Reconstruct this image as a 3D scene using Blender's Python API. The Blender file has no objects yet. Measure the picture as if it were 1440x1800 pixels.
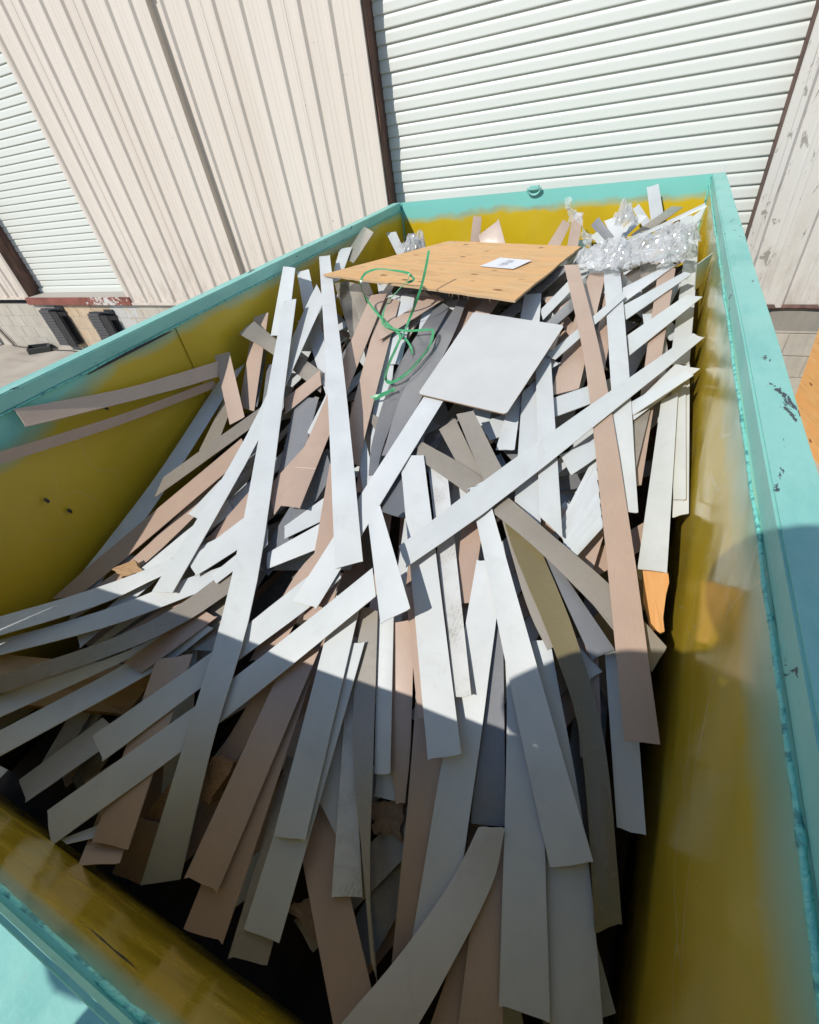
import bpy, bmesh, math, random
from mathutils import Vector, Matrix, noise
random.seed(11)
sc = bpy.context.scene
col = sc.collection
# ------------------------------------------------------------------ camera, sky, sun, exposure
H = 2.42                                     # lens height over the yard
cd = bpy.data.cameras.new('camera'); cam = bpy.data.objects.new('camera', cd); col.objects.link(cam)
cd.sensor_fit = 'HORIZONTAL'; cd.sensor_width = 36; cd.lens = 19.996
cd.clip_start = .02; cd.clip_end = 400
RX, RY, RZ = (0.905080, 0.404272, -0.131887), (0.178420, -0.642548, -0.745184), (-0.386000, 0.650920, -0.653687)
cam.matrix_world = Matrix(((RX[0], -RY[0], -RZ[0], 0), (RX[1], -RY[1], -RZ[1], 0), (RX[2], -RY[2], -RZ[2], H), (0, 0, 0, 1)))
sc.camera = cam
SX, SY = .42, .92                            # sun rays travel along (SX, SY, -1)
el = math.atan2(1, math.hypot(SX, SY)); az = math.atan2(-SX, -SY)
w = bpy.data.worlds.new('World'); sc.world = w; w.use_nodes = True
wn = w.node_tree.nodes; wl = w.node_tree.links
sky = wn.new('ShaderNodeTexSky'); sky.sky_type = 'NISHITA'; sky.sun_disc = False
sky.sun_elevation = el; sky.sun_rotation = az; sky.air_density = 1.1; sky.dust_density = .1; sky.ozone_density = 3.6
wn['Background'].inputs[1].default_value = .136
wl.new(sky.outputs[0], wn['Background'].inputs[0])
sd = bpy.data.lights.new('sun', 'SUN'); sd.energy = 4.1; sd.angle = math.radians(.53); sd.color = (1, .96, .905)
sun = bpy.data.objects.new('sun', sd); col.objects.link(sun)
sun.rotation_euler = Vector((SX, SY, -1)).to_track_quat('-Z', 'Y').to_euler(); sun.location = (-6, -12, 16)
sc.view_settings.view_transform = 'Standard'; sc.view_settings.look = 'None'
sc.view_settings.exposure = -.06; sc.view_settings.gamma = 1; sc.view_settings.use_curve_mapping = False
sc.cycles.max_bounces = 8; sc.cycles.transparent_max_bounces = 16
sc.cycles.caustics_reflective = False; sc.cycles.caustics_refractive = False

# ------------------------------------------------------------------ materials
class NT:
    def __init__(s, name):
        m = bpy.data.materials.new(name); m.use_nodes = True; s.m = m; s.t = m.node_tree; s.n = s.t.nodes
        s.b = s.n['Principled BSDF']
    def add(s, typ, **kw):
        n = s.n.new(typ)
        for k, v in kw.items(): setattr(n, k, v)
        return n
    def link(s, a, b): s.t.links.new(a, b)
    def val(s, x, inp):
        if hasattr(x, 'links'): s.link(x, inp)
        else: inp.default_value = x
    def coords(s, kind='Object'): return s.add('ShaderNodeTexCoord').outputs[kind]
    def mapping(s, vec, scale=(1, 1, 1), loc=(0, 0, 0), rot=(0, 0, 0)):
        n = s.add('ShaderNodeMapping'); s.link(vec, n.inputs[0])
        n.inputs['Scale'].default_value = scale; n.inputs['Location'].default_value = loc; n.inputs['Rotation'].default_value = rot
        return n.outputs[0]
    def noise(s, vec, scale, detail=4, rough=.55, dist=0):
        n = s.add('ShaderNodeTexNoise'); s.link(vec, n.inputs['Vector'])
        n.inputs['Scale'].default_value = scale; n.inputs['Detail'].default_value = detail
        n.inputs['Roughness'].default_value = rough; n.inputs['Distortion'].default_value = dist
        return n.outputs['Fac']
    def ramp(s, fac, *stops, interp='LINEAR'):
        n = s.add('ShaderNodeValToRGB'); s.link(fac, n.inputs[0]); r = n.color_ramp; r.interpolation = interp
        while len(r.elements) < len(stops): r.elements.new(.5)
        for e, (p, c) in zip(r.elements, stops):
            e.position = p; e.color = (c, c, c, 1) if isinstance(c, (int, float)) else (*c, 1)
        return n.outputs[0]
    def mix(s, f, a, b, mode='MIX'):
        n = s.add('ShaderNodeMix', data_type='RGBA', blend_type=mode)
        s.val(f, n.inputs[0])
        for x, i in ((a, 6), (b, 7)):
            if isinstance(x, (tuple, list)): n.inputs[i].default_value = (*x, 1)
            else: s.link(x, n.inputs[i])
        return n.outputs[2]
    def math(s, op, a, b=0, c=None, clamp=False):
        n = s.add('ShaderNodeMath', operation=op, use_clamp=clamp); s.val(a, n.inputs[0]); s.val(b, n.inputs[1])
        if c is not None: s.val(c, n.inputs[2])
        return n.outputs[0]
    def sep(s, v):
        n = s.add('ShaderNodeSeparateXYZ'); s.link(v, n.inputs[0]); return n.outputs
    def bump(s, h, strength=.2, dist=.01):
        n = s.add('ShaderNodeBump'); s.link(h, n.inputs['Height']); n.inputs['Strength'].default_value = strength; n.inputs['Distance'].default_value = dist
        s.link(n.outputs[0], s.b.inputs['Normal']); return n
    def out(s, color=None, rough=None, metal=None, spec=None):
        if color is not None:
            if isinstance(color, tuple): s.b.inputs['Base Color'].default_value = (*color, 1)
            else: s.link(color, s.b.inputs['Base Color'])
        if rough is not None: s.val(rough, s.b.inputs['Roughness'])
        if metal is not None: s.b.inputs['Metallic'].default_value = metal
        if spec is not None: s.b.inputs['Specular IOR Level'].default_value = spec
        return s.m
    def rnd(s): return s.add('ShaderNodeObjectInfo').outputs['Random']

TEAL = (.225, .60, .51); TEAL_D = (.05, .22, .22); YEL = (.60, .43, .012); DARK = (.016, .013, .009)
RIM = H - .56
def paint_mat(name, fade, soft, ysl=0.0, foot_shade=None, rough=.26, haze=0.0, scratch=.5, dull=0.0, wob=.5, wav=.20):
    """yellow sprayed steel, teal overspray from the rim down; fade = metres below the rim"""
    t = NT(name); o = t.coords(); x, y, z = t.sep(o)
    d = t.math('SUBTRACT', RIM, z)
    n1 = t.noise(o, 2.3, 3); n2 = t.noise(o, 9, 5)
    d2 = t.math('ADD', d, t.math('MULTIPLY', t.math('SUBTRACT', n1, .5), wav))
    d2 = t.math('ADD', d2, t.math('MULTIPLY', t.math('SUBTRACT', n2, .5), .05))
    if ysl: d2 = t.math('SUBTRACT', d2, t.math('MULTIPLY', t.math('DIVIDE', t.math('SUBTRACT', 1.2, y), .55, clamp=True), ysl))
    f = t.math('DIVIDE', t.math('SUBTRACT', d2, fade), soft, clamp=True)
    f = t.math('SMOOTHSTEP', 0.0, 1.0, f) if False else f
    yel = t.ramp(t.noise(o, 1.6, 4), (.3, (.58, .39, .010)), (.7, (.70, .49, .014)))
    yel = t.mix(t.ramp(t.noise(t.mapping(o, (1, 1, .25)), 6, 6, .7), (.5, 0.0), (.8, haze)), yel, (.52, .46, .26))
    yel = t.mix(dull, yel, (.36, .29, .11))
    greyband = t.ramp(f, (0, 0.0), (.45, .6), (1, 0.0))
    c = t.mix(f, TEAL, yel)
    c = t.mix(t.math('MULTIPLY', greyband, t.ramp(t.noise(o, 3.1, 2), (.35, 0.0), (.7, .85))), c, (.20, .30, .27))
    # chips through to dark steel, thin bright scratches
    chip = t.ramp(t.noise(t.mapping(o, (1, .7, 1.4), (3, 1, 2)), 24, 6, .6, .8), (.735, 0.0), (.75, 1.0))
    c = t.mix(chip, c, (.03, .035, .03))
    v = t.add('ShaderNodeTexVoronoi', feature='DISTANCE_TO_EDGE'); v.inputs['Scale'].default_value = 1.3
    dv = t.add('ShaderNodeVectorMath', operation='ADD'); t.link(o, dv.inputs[0])
    nz = t.add('ShaderNodeTexNoise'); t.link(o, nz.inputs[0]); nz.inputs['Scale'].default_value = 1.5
    t.link(nz.outputs['Color'], dv.inputs[1])
    t.link(t.mapping(dv.outputs[0], (2.0, .8, 1.6), rot=(.6, .2, .3)), v.inputs['Vector'])
    scr = t.math('MULTIPLY', t.ramp(v.outputs[0], (0.0, 1.0), (.006, 0.0)), t.ramp(t.noise(o, 2.7, 3), (.45, 0.0), (.62, scratch)))
    c = t.mix(scr, c, (.62, .58, .38))
    if foot_shade:
        g = t.math('DIVIDE', t.math('SUBTRACT', t.math('ADD', d, t.math('MULTIPLY', t.math('SUBTRACT', n1, .5), .2)), foot_shade[0]), foot_shade[1], clamp=True)
        c = t.mix(g, c, DARK)  # walls darken towards the floor: corner shade painted into the colour
    rr = t.ramp(t.noise(o, 5, 5, .65), (.3, rough - .08), (.75, rough + .14))
    t.bump(t.math('ADD', t.noise(o, 2.2, 2), t.math('MULTIPLY', t.noise(o, 220, 2), .012)), wob, .022)
    return t.out(c, rr, spec=.5)
def rail_mat(name):
    t = NT(name); o = t.coords()
    c = t.ramp(t.noise(o, 3, 4), (.3, (.24, .555, .48)), (.7, (.29, .62, .54)))
    c = t.mix(t.ramp(t.noise(t.mapping(o, (1, .35, 1)), 7, 7, .7), (.48, 0.0), (.8, .8)), c, (.10, .40, .36))
    chip = t.ramp(t.noise(t.mapping(o, (1, .45, 1), (1, 4, 2)), 17, 8, .62, 1.2), (.65, 0.0), (.665, 1.0))
    c = t.mix(chip, c, (.035, .06, .07))
    dust = t.ramp(t.noise(o, 70, 4), (.6, 0.0), (.8, .35)); c = t.mix(dust, c, (.30, .48, .42))
    t.bump(t.math('ADD', t.noise(o, 40, 4), t.math('MULTIPLY', chip, -.6)), .25, .004)
    return t.out(c, t.ramp(t.noise(o, 9, 4), (.3, .34), (.7, .55)))
def bead_mat():
    t = NT('weld_paint'); o = t.coords()
    c = t.mix(t.ramp(t.noise(o, 60, 4), (.52, 0.0), (.64, .85)), (.20, .62, .52), (.04, .22, .22))
    t.bump(t.noise(o, 90, 3), .8, .006); return t.out(c, .4)

def strip_mat(name, c0, c1, rough, spec=.5, grain=0.0, dirt=.3, coat=0.0, tyre=False, wave=0.0):
    t = NT(name); u = t.coords('UV'); r = t.rnd()
    ofs = t.add('ShaderNodeCombineXYZ'); t.link(t.math('MULTIPLY', r, 37.0), ofs.inputs[0]); t.link(t.math('MULTIPLY', r, 91.0), ofs.inputs[1])
    va = t.add('ShaderNodeVectorMath', operation='ADD'); t.link(u, va.inputs[0]); t.link(ofs.outputs[0], va.inputs[1]); p = va.outputs[0]
    c = t.mix(r, c0, c1)
    bl = t.ramp(t.noise(p, 5, 4), (.3, .93), (.7, 1.05)); c = t.mix(1.0, c, bl, 'MULTIPLY')
    if grain:
        g = t.noise(t.mapping(p, (3, 40, 1)), 9, 4, .6); c = t.mix(t.ramp(g, (.45, 0.0), (.75, grain)), c, tuple(.75 * k for k in c0))
    sm = t.ramp(t.noise(p, 8, 7, .7, .8), (.55, 0.0), (.78, dirt * 1.3)); c = t.mix(sm, c, (.33, .30, .25))
    sp = t.ramp(t.noise(p, 130, 2), (.77, 0.0), (.80, .5)); c = t.mix(sp, c, (.16, .14, .11))
    hair = t.ramp(t.noise(t.mapping(p, (2.5, 60, 1), rot=(0, 0, .35)), 6, 2), (.70, 0.0), (.74, dirt * .7)); c = t.mix(hair, c, (.42, .40, .36))
    if tyre:
        b = t.add('ShaderNodeTexBrick'); t.link(t.mapping(u, (1, 1, 1), rot=(0, 0, .5)), b.inputs[0]); b.inputs['Scale'].default_value = 22
        b.inputs['Color1'].default_value = (1, 1, 1, 1); b.inputs['Color2'].default_value = (.8, .8, .8, 1); b.inputs['Mortar'].default_value = (0, 0, 0, 1)
        b.inputs['Mortar Size'].default_value = .03
        msk = t.ramp(t.noise(u, 8, 4), (.48, 0.0), (.6, .55)); c = t.mix(t.math('MULTIPLY', b.outputs['Color'], msk), c, (.36, .33, .28))
    rr = t.ramp(t.noise(p, 14, 5, .6), (.3, max(.05, rough - .05)), (.75, rough + .12))
    t.bump(t.noise(p, 3.0, 2), .25, .01)
    m = t.out(c, rr, spec=spec)
    if coat: t.b.inputs['Coat Weight'].default_value = coat; t.b.inputs['Coat Roughness'].default_value = .16
    return m
M = {}
M['W'] = strip_mat('white_laminate', (.575, .60, .588), (.64, .66, .645), .38, .42, dirt=.17)
M['Wt'] = strip_mat('white_laminate_tyre_marked', (.61, .62, .60), (.63, .63, .60), .45, .4, dirt=.5, tyre=True)
M['B'] = strip_mat('beige_laminate', (.64, .62, .57), (.66, .63, .57), .5, .3, dirt=.2)
M['K'] = strip_mat('tan_backing', (.45, .32, .24), (.525, .39, .30), .34, .5, grain=.35, dirt=.15, coat=.25)
M['T'] = strip_mat('taupe_plastic', (.25, .215, .17), (.36, .325, .27), .26, .5, grain=.25, dirt=.25, coat=.5)
M['G'] = strip_mat('charcoal_plastic', (.16, .165, .17), (.25, .25, .25), .24, .5, grain=.2, dirt=.2, coat=.5)
M['O'] = strip_mat('olive_plastic', (.19, .155, .075), (.20, .165, .08), .24, .5, grain=.2, dirt=.2, coat=.4)
M['edgeW'] = NT('white_core').out((.74, .73, .69), .6)
M['edgeK'] = NT('tan_core').out((.56, .42, .33), .6)
def ply_mat(name, c0, c1, knots=1.0, use='UV'):
    t = NT(name); u = t.coords(use)
    n = t.noise(t.mapping(u, (.9, 9, 1)), 3.2, 7, .62, 1.1)
    c = t.ramp(n, (.25, c0), (.5, tuple((a + b) / 2 for a, b in zip(c0, c1))), (.75, c1))
    fine = t.noise(t.mapping(u, (6, 130, 1)), 3, 3); c = t.mix(t.ramp(fine, (.4, 0.0), (.8, .2)), c, tuple(.6 * k for k in c0))
    band = t.ramp(t.noise(t.mapping(u, (.9, 2.2, 1)), 2.4, 4, .55, 2.2), (.42, 0.0), (.58, 1.0)); c = t.mix(band, c, (c1[0] * .90, c1[1] * .76, c1[2] * .62))
    v = t.add('ShaderNodeTexVoronoi'); t.link(t.mapping(u, (5, 9.5, 1)), v.inputs['Vector']); v.inputs['Scale'].default_value = 1.0; v.inputs['Randomness'].default_value = 1
    k = t.ramp(v.outputs['Distance'], (.07, knots), (.17, 0.0)); c = t.mix(k, c, (.20, .085, .03))
    t.bump(t.math('ADD', fine, n), .2, .003)
    return t.out(c, .62)
M['ply'] = ply_mat('plywood_face', (.55, .285, .10), (.84, .57, .29))
M['ply_o'] = ply_mat('plywood_orange', (.60, .29, .09), (.80, .46, .19))
M['plank'] = ply_mat('plank_wood', (.46, .31, .155), (.62, .46, .26), .3)
M['plyedge'] = NT('plywood_edge').out((.50, .34, .19), .8)
t = NT('timber'); o = t.coords('Generated'); n = t.noise(t.mapping(o, (1.5, 14, 8)), 3, 5, .6, 1)
t.out(t.ramp(n, (.3, (.28, .15, .07)), (.7, (.52, .34, .17))), .7); t.bump(n, .2, .004); M['timber'] = t.m
t = NT('cardboard'); u = t.coords('Object'); n = t.noise(u, 30, 6, .7)
t.out(t.ramp(n, (.3, (.20, .13, .075)), (.7, (.34, .23, .14))), .9); t.bump(n, .4, .004); M['card'] = t.m
t = NT('pale_board'); u = t.coords('Object'); n = t.noise(u, 6, 5)
t.out(t.mix(t.ramp(t.noise(u, 150, 2), (.74, 0.0), (.8, .5)), t.ramp(n, (.3, (.56, .56, .535)), (.7, (.61, .61, .58))), (.3, .28, .25)), .5, spec=.35)
M['board'] = t.m
t = NT('green_strapping'); n = t.noise(t.coords('Object'), 25, 2)
t.out(t.ramp(n, (.3, (.05, .29, .11)), (.7, (.09, .40, .18))), .3); M['green'] = t.m
M['paper'] = NT('paper').out((.78, .78, .82), .6); M['ink'] = NT('ink').out((.06, .06, .09), .6)
# clear stretch film: thin sheet, mostly see-through with sharp glints
t = NT('clear_film'); n = t.n; tr = t.add('ShaderNodeBsdfTransparent'); tr.inputs[0].default_value = (1, 1, 1, 1)
gl = t.add('ShaderNodeBsdfGlossy'); gl.inputs['Roughness'].default_value = .09; gl.inputs[0].default_value = (1, 1, 1, 1)
df = t.add('ShaderNodeBsdfTranslucent'); df.inputs[0].default_value = (.97, .97, .95, 1)
d2 = t.add('ShaderNodeBsdfDiffuse'); d2.inputs[0].default_value = (.93, .93, .91, 1)
lw = t.add('ShaderNodeLayerWeight'); lw.inputs[0].default_value = .35
m0 = t.add('ShaderNodeMixShader'); m0.inputs[0].default_value = .8; t.link(df.outputs[0], m0.inputs[1]); t.link(d2.outputs[0], m0.inputs[2])
m1 = t.add('ShaderNodeMixShader'); m1.inputs[0].default_value = .36; t.link(tr.outputs[0], m1.inputs[1]); t.link(m0.outputs[0], m1.inputs[2])
m2 = t.add('ShaderNodeMixShader'); t.link(t.math('ADD', t.math('MULTIPLY', lw.outputs['Fresnel'], .40), .05), m2.inputs[0]); t.link(m1.outputs[0], m2.inputs[1]); t.link(gl.outputs[0], m2.inputs[2])
t.link(m2.outputs[0], n['Material Output'].inputs['Surface']); M['film'] = t.m

def clad_mat(name, base, warm, peel=0.0):
    t = NT(name); o = t.coords(); x, y, z = t.sep(o)
    c = t.ramp(t.noise(t.mapping(o, (1, 1, .12)), 2.2, 5), (.3, base), (.7, warm))
    c = t.mix(t.ramp(t.noise(t.mapping(o, (6, 6, .25)), 4, 5, .65), (.55, 0.0), (.85, .28)), c, (.40, .33, .26))
    spot = t.ramp(t.noise(o, 26, 2), (.775, 0.0), (.79, 1.0)); c = t.mix(spot, c, (.09, .06, .04))
    low = t.math('MULTIPLY', t.math('SUBTRACT', 1.7, z, clamp=True), t.ramp(t.noise(t.mapping(o, (1, 1, .4)), 9, 5, .7), (.42, 0.0), (.7, .7)))
    c = t.mix(low, c, (.36, .29, .22))
    if peel:
        p = t.ramp(t.noise(t.mapping(o, (1, 1, .3)), 7, 8, .70, 1.2), (.635, 0.0), (.66, peel)); c = t.mix(p, c, (.20, .18, .15))
        nr = t.math('SUBTRACT', 1.0, t.math('MULTIPLY', t.math('ABSOLUTE', t.math('SUBTRACT', x, .80)), 3.6), clamp=True)
        p3 = t.ramp(t.math('ADD', t.noise(t.mapping(o, (1.6, 1, .55)), 9, 8, .72, .8), t.math('MULTIPLY', nr, .085)), (.655, 0.0), (.675, .8)); c = t.mix(p3, c, (.24, .215, .18))
        p2 = t.ramp(t.noise(t.mapping(o, (1, 1, .2)), 3, 3), (.5, 0.0), (.7, .35)); c = t.mix(p2, c, (.55, .53, .48))
    t.bump(t.noise(t.mapping(o, (1, 1, .5)), 5, 3), .12, .01)
    return t.out(c, .5)
M['clad'] = clad_mat('cream_cladding', (.66, .575, .485), (.70, .625, .54))
M['cladR'] = clad_mat('cream_cladding_peeling', (.61, .565, .50), (.66, .62, .555), .9)
def slat_mat():
    t = NT('roller_slat'); o = t.coords(); r = t.rnd()
    c = t.mix(t.noise(t.mapping(o, (.6, 1, 1)), 2, 4), (.635, .645, .58), (.685, .69, .625))
    c = t.mix(t.math('MULTIPLY', r, .12), c, (.60, .62, .56))
    c = t.mix(t.ramp(t.noise(t.mapping(o, (2, 1, 6)), 9, 6, .7), (.66, 0.0), (.85, .35)), c, (.42, .40, .34))
    return t.out(c, .42)
M['slat'] = slat_mat()
t = NT('rusty_jamb'); o = t.coords(); n = t.noise(t.mapping(o, (3, 3, .6)), 6, 6, .65)
t.out(t.ramp(n, (.3, (.045, .022, .016)), (.5, (.11, .055, .04)), (.75, (.20, .10, .07))), .7); M['jamb'] = t.m
t = NT('red_sill'); o = t.coords(); x, y, z = t.sep(o)
n = t.noise(o, 5, 6, .65); c = t.ramp(n, (.3, (.17, .05, .034)), (.7, (.30, .10, .07)))
pw = t.math('MULTIPLY', t.math('SUBTRACT', 1.0, t.math('MULTIPLY', t.math('ABSOLUTE', t.math('SUBTRACT', x, -7.65)), 1.3), clamp=True), 1.0)
p = t.ramp(t.math('ADD', t.noise(t.mapping(o, (1, 1, 1.6)), 11, 6, .7), t.math('MULTIPLY', pw, .28)), (.70, 0.0), (.73, 1.0))
t.out(t.mix(p, c, (.58, .55, .50)), .7); M['sill'] = t.m
M['joint'] = NT('joint_shadow_paint').out((.60, .52, .44), .6)
def block_mat():
    t = NT('concrete_block_face'); o = t.coords(); x, y, z = t.sep(o); r = t.rnd()
    c = t.ramp(t.noise(o, 3, 6, .65), (.25, (.40, .35, .28)), (.75, (.60, .55, .46)))
    tan = t.math('MULTIPLY', t.math('GREATER_THAN', x, -9.15), t.math('LESS_THAN', x, -7.3))
    c = t.mix(t.math('MULTIPLY', tan, .8), c, t.ramp(t.noise(o, 8, 5), (.3, (.50, .34, .19)), (.7, (.64, .47, .29))))
    pat = t.math('SUBTRACT', 1.0, t.math('MULTIPLY', t.math('ABSOLUTE', t.math('SUBTRACT', x, -7.45)), 1.7), clamp=True)
    pf = t.ramp(t.math('ADD', t.noise(o, 6, 6, .7), t.math('MULTIPLY', pat, .4)), (.70, 0.0), (.74, 1.0))
    c = t.mix(pf, c, (.55, .54, .51))
    st = t.ramp(t.noise(t.mapping(o, (5, 1, .8)), 6, 6, .7), (.5, 0.0), (.72, .7))
    hi = t.math('DIVIDE', t.math('SUBTRACT', z, .55), .4, clamp=True)
    c = t.mix(t.math('MULTIPLY', st, t.math('ADD', .35, t.math('MULTIPLY', hi, .5))), c, (.16, .13, .10))
    c = t.mix(t.math('MULTIPLY', r, .25), c, (.42, .38, .32))
    dk = t.math('MULTIPLY', t.math('GREATER_THAN', x, 0.0), t.math('GREATER_THAN', z, .56)); c = t.mix(t.math('MULTIPLY', dk, .7), c, (.21, .19, .16))
    t.bump(t.noise(o, 60, 6, .7), .5, .006)
    return t.out(c, .9)
M['block'] = block_mat(); M['mortar'] = NT('mortar').out((.44, .40, .34), .95)
t = NT('rubber'); n = t.noise(t.coords(), 30, 4); t.out(t.ramp(n, (.3, (.018, .018, .02)), (.7, (.05, .05, .052))), .6); M['rubber'] = t.m
M['rubber2'] = NT('rubber_ply').out((.085, .08, .08), .7)
M['steel'] = NT('black_steel').out((.02, .02, .022), .45)
M['pvc'] = NT('white_pipe').out((.72, .70, .66), .4)
M['cable'] = NT('black_cable').out((.06, .055, .05), .6)
M['tray'] = NT('black_tray').out((.025, .027, .028), .4)
t = NT('yard_concrete'); o = t.coords()
c = t.ramp(t.noise(o, .9, 7, .62), (.25, (.34, .29, .23)), (.75, (.52, .46, .38)))
w1 = t.add('ShaderNodeTexWave', wave_type='RINGS'); t.link(t.mapping(o, (.5, 1.1, 1), (9, -6, 0)), w1.inputs[0]); w1.inputs['Scale'].default_value = 1.1; w1.inputs['Distortion'].default_value = 5; w1.inputs['Detail'].default_value = 3
tm = t.math('MULTIPLY', t.ramp(w1.outputs['Fac'], (.5, 0.0), (.75, 1.0)), t.ramp(t.noise(t.mapping(o, (1, 1, 1), (4, 2, 0)), .45, 4), (.46, 0.0), (.66, .45)))
c = t.mix(tm, c, (.17, .14, .12)); c = t.mix(t.ramp(t.noise(o, 45, 4), (.6, 0.0), (.8, .4)), c, (.22, .20, .17))
t.bump(t.noise(o, 80, 5), .3, .004); t.out(c, .85); M['yard'] = t.m
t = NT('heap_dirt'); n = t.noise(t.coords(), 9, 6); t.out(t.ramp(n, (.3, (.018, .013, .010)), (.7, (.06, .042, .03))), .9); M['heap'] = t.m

# ------------------------------------------------------------------ helpers
def obj(name, bm_or_me, mats, parent=None, shift=None, smooth=False):
    if isinstance(bm_or_me, bmesh.types.BMesh):
        me = bpy.data.meshes.new(name); bm_or_me.to_mesh(me); bm_or_me.free()
        if not isinstance(mats, (list, tuple)): mats = [mats]
        for m in mats: me.materials.append(m)
        if smooth: me.polygons.foreach_set('use_smooth', [True] * len(me.polygons))
    else: me = bm_or_me
    o = bpy.data.objects.new(name, me); col.objects.link(o)
    if parent is not None:
        o.parent = parent
        if shift is None: shift = -world_of(parent)
    if shift is not None: o.location = shift
    return o
def world_of(o):
    v = Vector(o.location)
    while o.parent: o = o.parent; v += o.location
    return v
def tag(o, label, cat, group=None, kind=None):
    o['label'] = label; o['category'] = cat
    if group: o['group'] = group
    if kind: o['kind'] = kind
    return o
def empty(name, loc, label, cat, group=None):
    o = bpy.data.objects.new(name, None); o.location = loc; o.empty_display_size = .1; col.objects.link(o)
    return tag(o, label, cat, group)
def box(bm, x0, x1, y0, y1, z0, z1, bev=0.0, mi=0):
    r = bmesh.ops.create_cube(bm, size=1)
    for v in r['verts']: v.co = Vector((x0 + (v.co.x + .5) * (x1 - x0), y0 + (v.co.y + .5) * (y1 - y0), z0 + (v.co.z + .5) * (z1 - z0)))
    fs = {f for v in r['verts'] for f in v.link_faces}
    for f in fs: f.material_index = mi
    if bev: bmesh.ops.bevel(bm, geom=list({e for f in fs for e in f.edges}), offset=bev, segments=2, affect='EDGES')
    return bm
def boxo(name, dims, mat, parent=None, bev=0.0):
    return obj(name, box(bmesh.new(), *dims, bev=bev), mat, parent)
def grid_wall(bm, fn, nu, nv):
    vs = [[bm.verts.new(fn(i / nu, j / nv)) for j in range(nv + 1)] for i in range(nu + 1)]
    for i in range(nu):
        for j in range(nv): bm.faces.new((vs[i][j], vs[i + 1][j], vs[i + 1][j + 1], vs[i][j + 1]))
    return vs
def tube(bm, pts, r, seg=8, cap=True):
    rings = []
    pts = [Vector(p) for p in pts]
    for i, p in enumerate(pts):
        d = (pts[min(i + 1, len(pts) - 1)] - pts[max(i - 1, 0)]).normalized()
        a = d.orthogonal().normalized() if i == 0 else (rings_a - d * rings_a.dot(d)).normalized()
        rings_a = a; b = d.cross(a); rr = r[i] if isinstance(r, (list, tuple)) else r
        rings.append([bm.verts.new(p + (a * math.cos(k * 2 * math.pi / seg) + b * math.sin(k * 2 * math.pi / seg)) * rr) for k in range(seg)])
    for i in range(len(rings) - 1):
        for k in range(seg): bm.faces.new((rings[i][k], rings[i][(k + 1) % seg], rings[i + 1][(k + 1) % seg], rings[i + 1][k]))
    if cap: bm.faces.new(rings[0][::-1]); bm.faces.new(rings[-1])
    return bm

# ------------------------------------------------------------------ the yard
bm = bmesh.new(); bmesh.ops.create_grid(bm, x_segments=1, y_segments=1, size=90)
g = obj('ground', bm, M['yard']); g['kind'] = 'structure'

# ------------------------------------------------------------------ the warehouse wall (its face lies D metres in front of the lens)
D = 4.95; REC = .18; ZT = 7.2
bld = empty('warehouse_building', (0, D, 0), 'long cream metal warehouse with two roller doors behind the dumpster', 'building')
def cladding(x0, x1, y, z0, z1, mat, ribs, pitch=.2997):
    """ribbed sheets, one object for each sheet of three ribs; ribs = x of one rib's right foot"""
    first = ribs - math.ceil((ribs - x0) / pitch) * pitch
    edges = [x0]; k = first + pitch * 3 - .17
    while k < x1 - .12:
        if k > x0 + .12: edges.append(k)
        k += pitch * 3
    edges.append(x1)
    for a, b in zip(edges[:-1], edges[1:]):
        prof = [(a, 0)]
        r = first
        while r < b + .1:
            for px, py in ((r - .078, 0), (r - .056, .027), (r - .022, .027), (r, 0), (r + .075, 0), (r + .083, .0025), (r + .093, .0025), (r + .101, 0), (r + .128, 0), (r + .136, .0025), (r + .146, .0025), (r + .154, 0)):
                if a < px < b: prof.append((px, py))
            r += pitch
        prof.append((b, 0)); prof.sort()
        bm = bmesh.new(); n = 6
        rows = []
        for i in range(n + 1):
            z = z0 + (z1 - z0) * i / n
            rows.append([bm.verts.new((px, y - py - (.004 if px == b else 0), z + (random.uniform(-.006, .004) if i == 0 else 0))) for px, py in prof])
        for i in range(n):
            for j in range(len(prof) - 1): bm.faces.new((rows[i][j], rows[i][j + 1], rows[i + 1][j + 1], rows[i + 1][j]))
        obj('wall_panel', bm, mat, bld)
XA0, XA1 = -16.0, -1.964 * D; XB0, XB1 = -1.44 * D, -.962 * D; XC1 = -.513 * D; XD1 = .134 * D; XE1 = 9.0
PR = .07
ZL, ZR = H - .322 * D, H - .334 * D
cladding(XA0, XA1, D - PR, H - .305 * D, ZT, M['clad'], -2.02 * D)
cladding(XB0, XB1, D - PR, ZL, ZT, M['clad'], -1.073 * (D - PR))
cladding(XB1 + .002, XC1, D, ZL, ZT, M['clad'], -.569 * D)
cladding(XD1, XE1, D, ZR, ZT, M['cladR'], .157 * D)
boxo('panel_joint', (XB1, XB1 + .003, D - PR - .004, D + .02, ZL, ZT), M['joint'], bld)
bm = bmesh.new(); box(bm, XB1 - .035, XB1 + .006, D - PR - .012, D - PR - .004, ZL, ZT); obj('corner_trim', bm, M['clad'], bld)
bm = bmesh.new(); box(bm, XB1 - .012, XB1 + .02, D - PR - .03, D - PR - .012, 3.62, 3.70); obj('trim_clip', bm, M['pvc'], bld)
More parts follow.
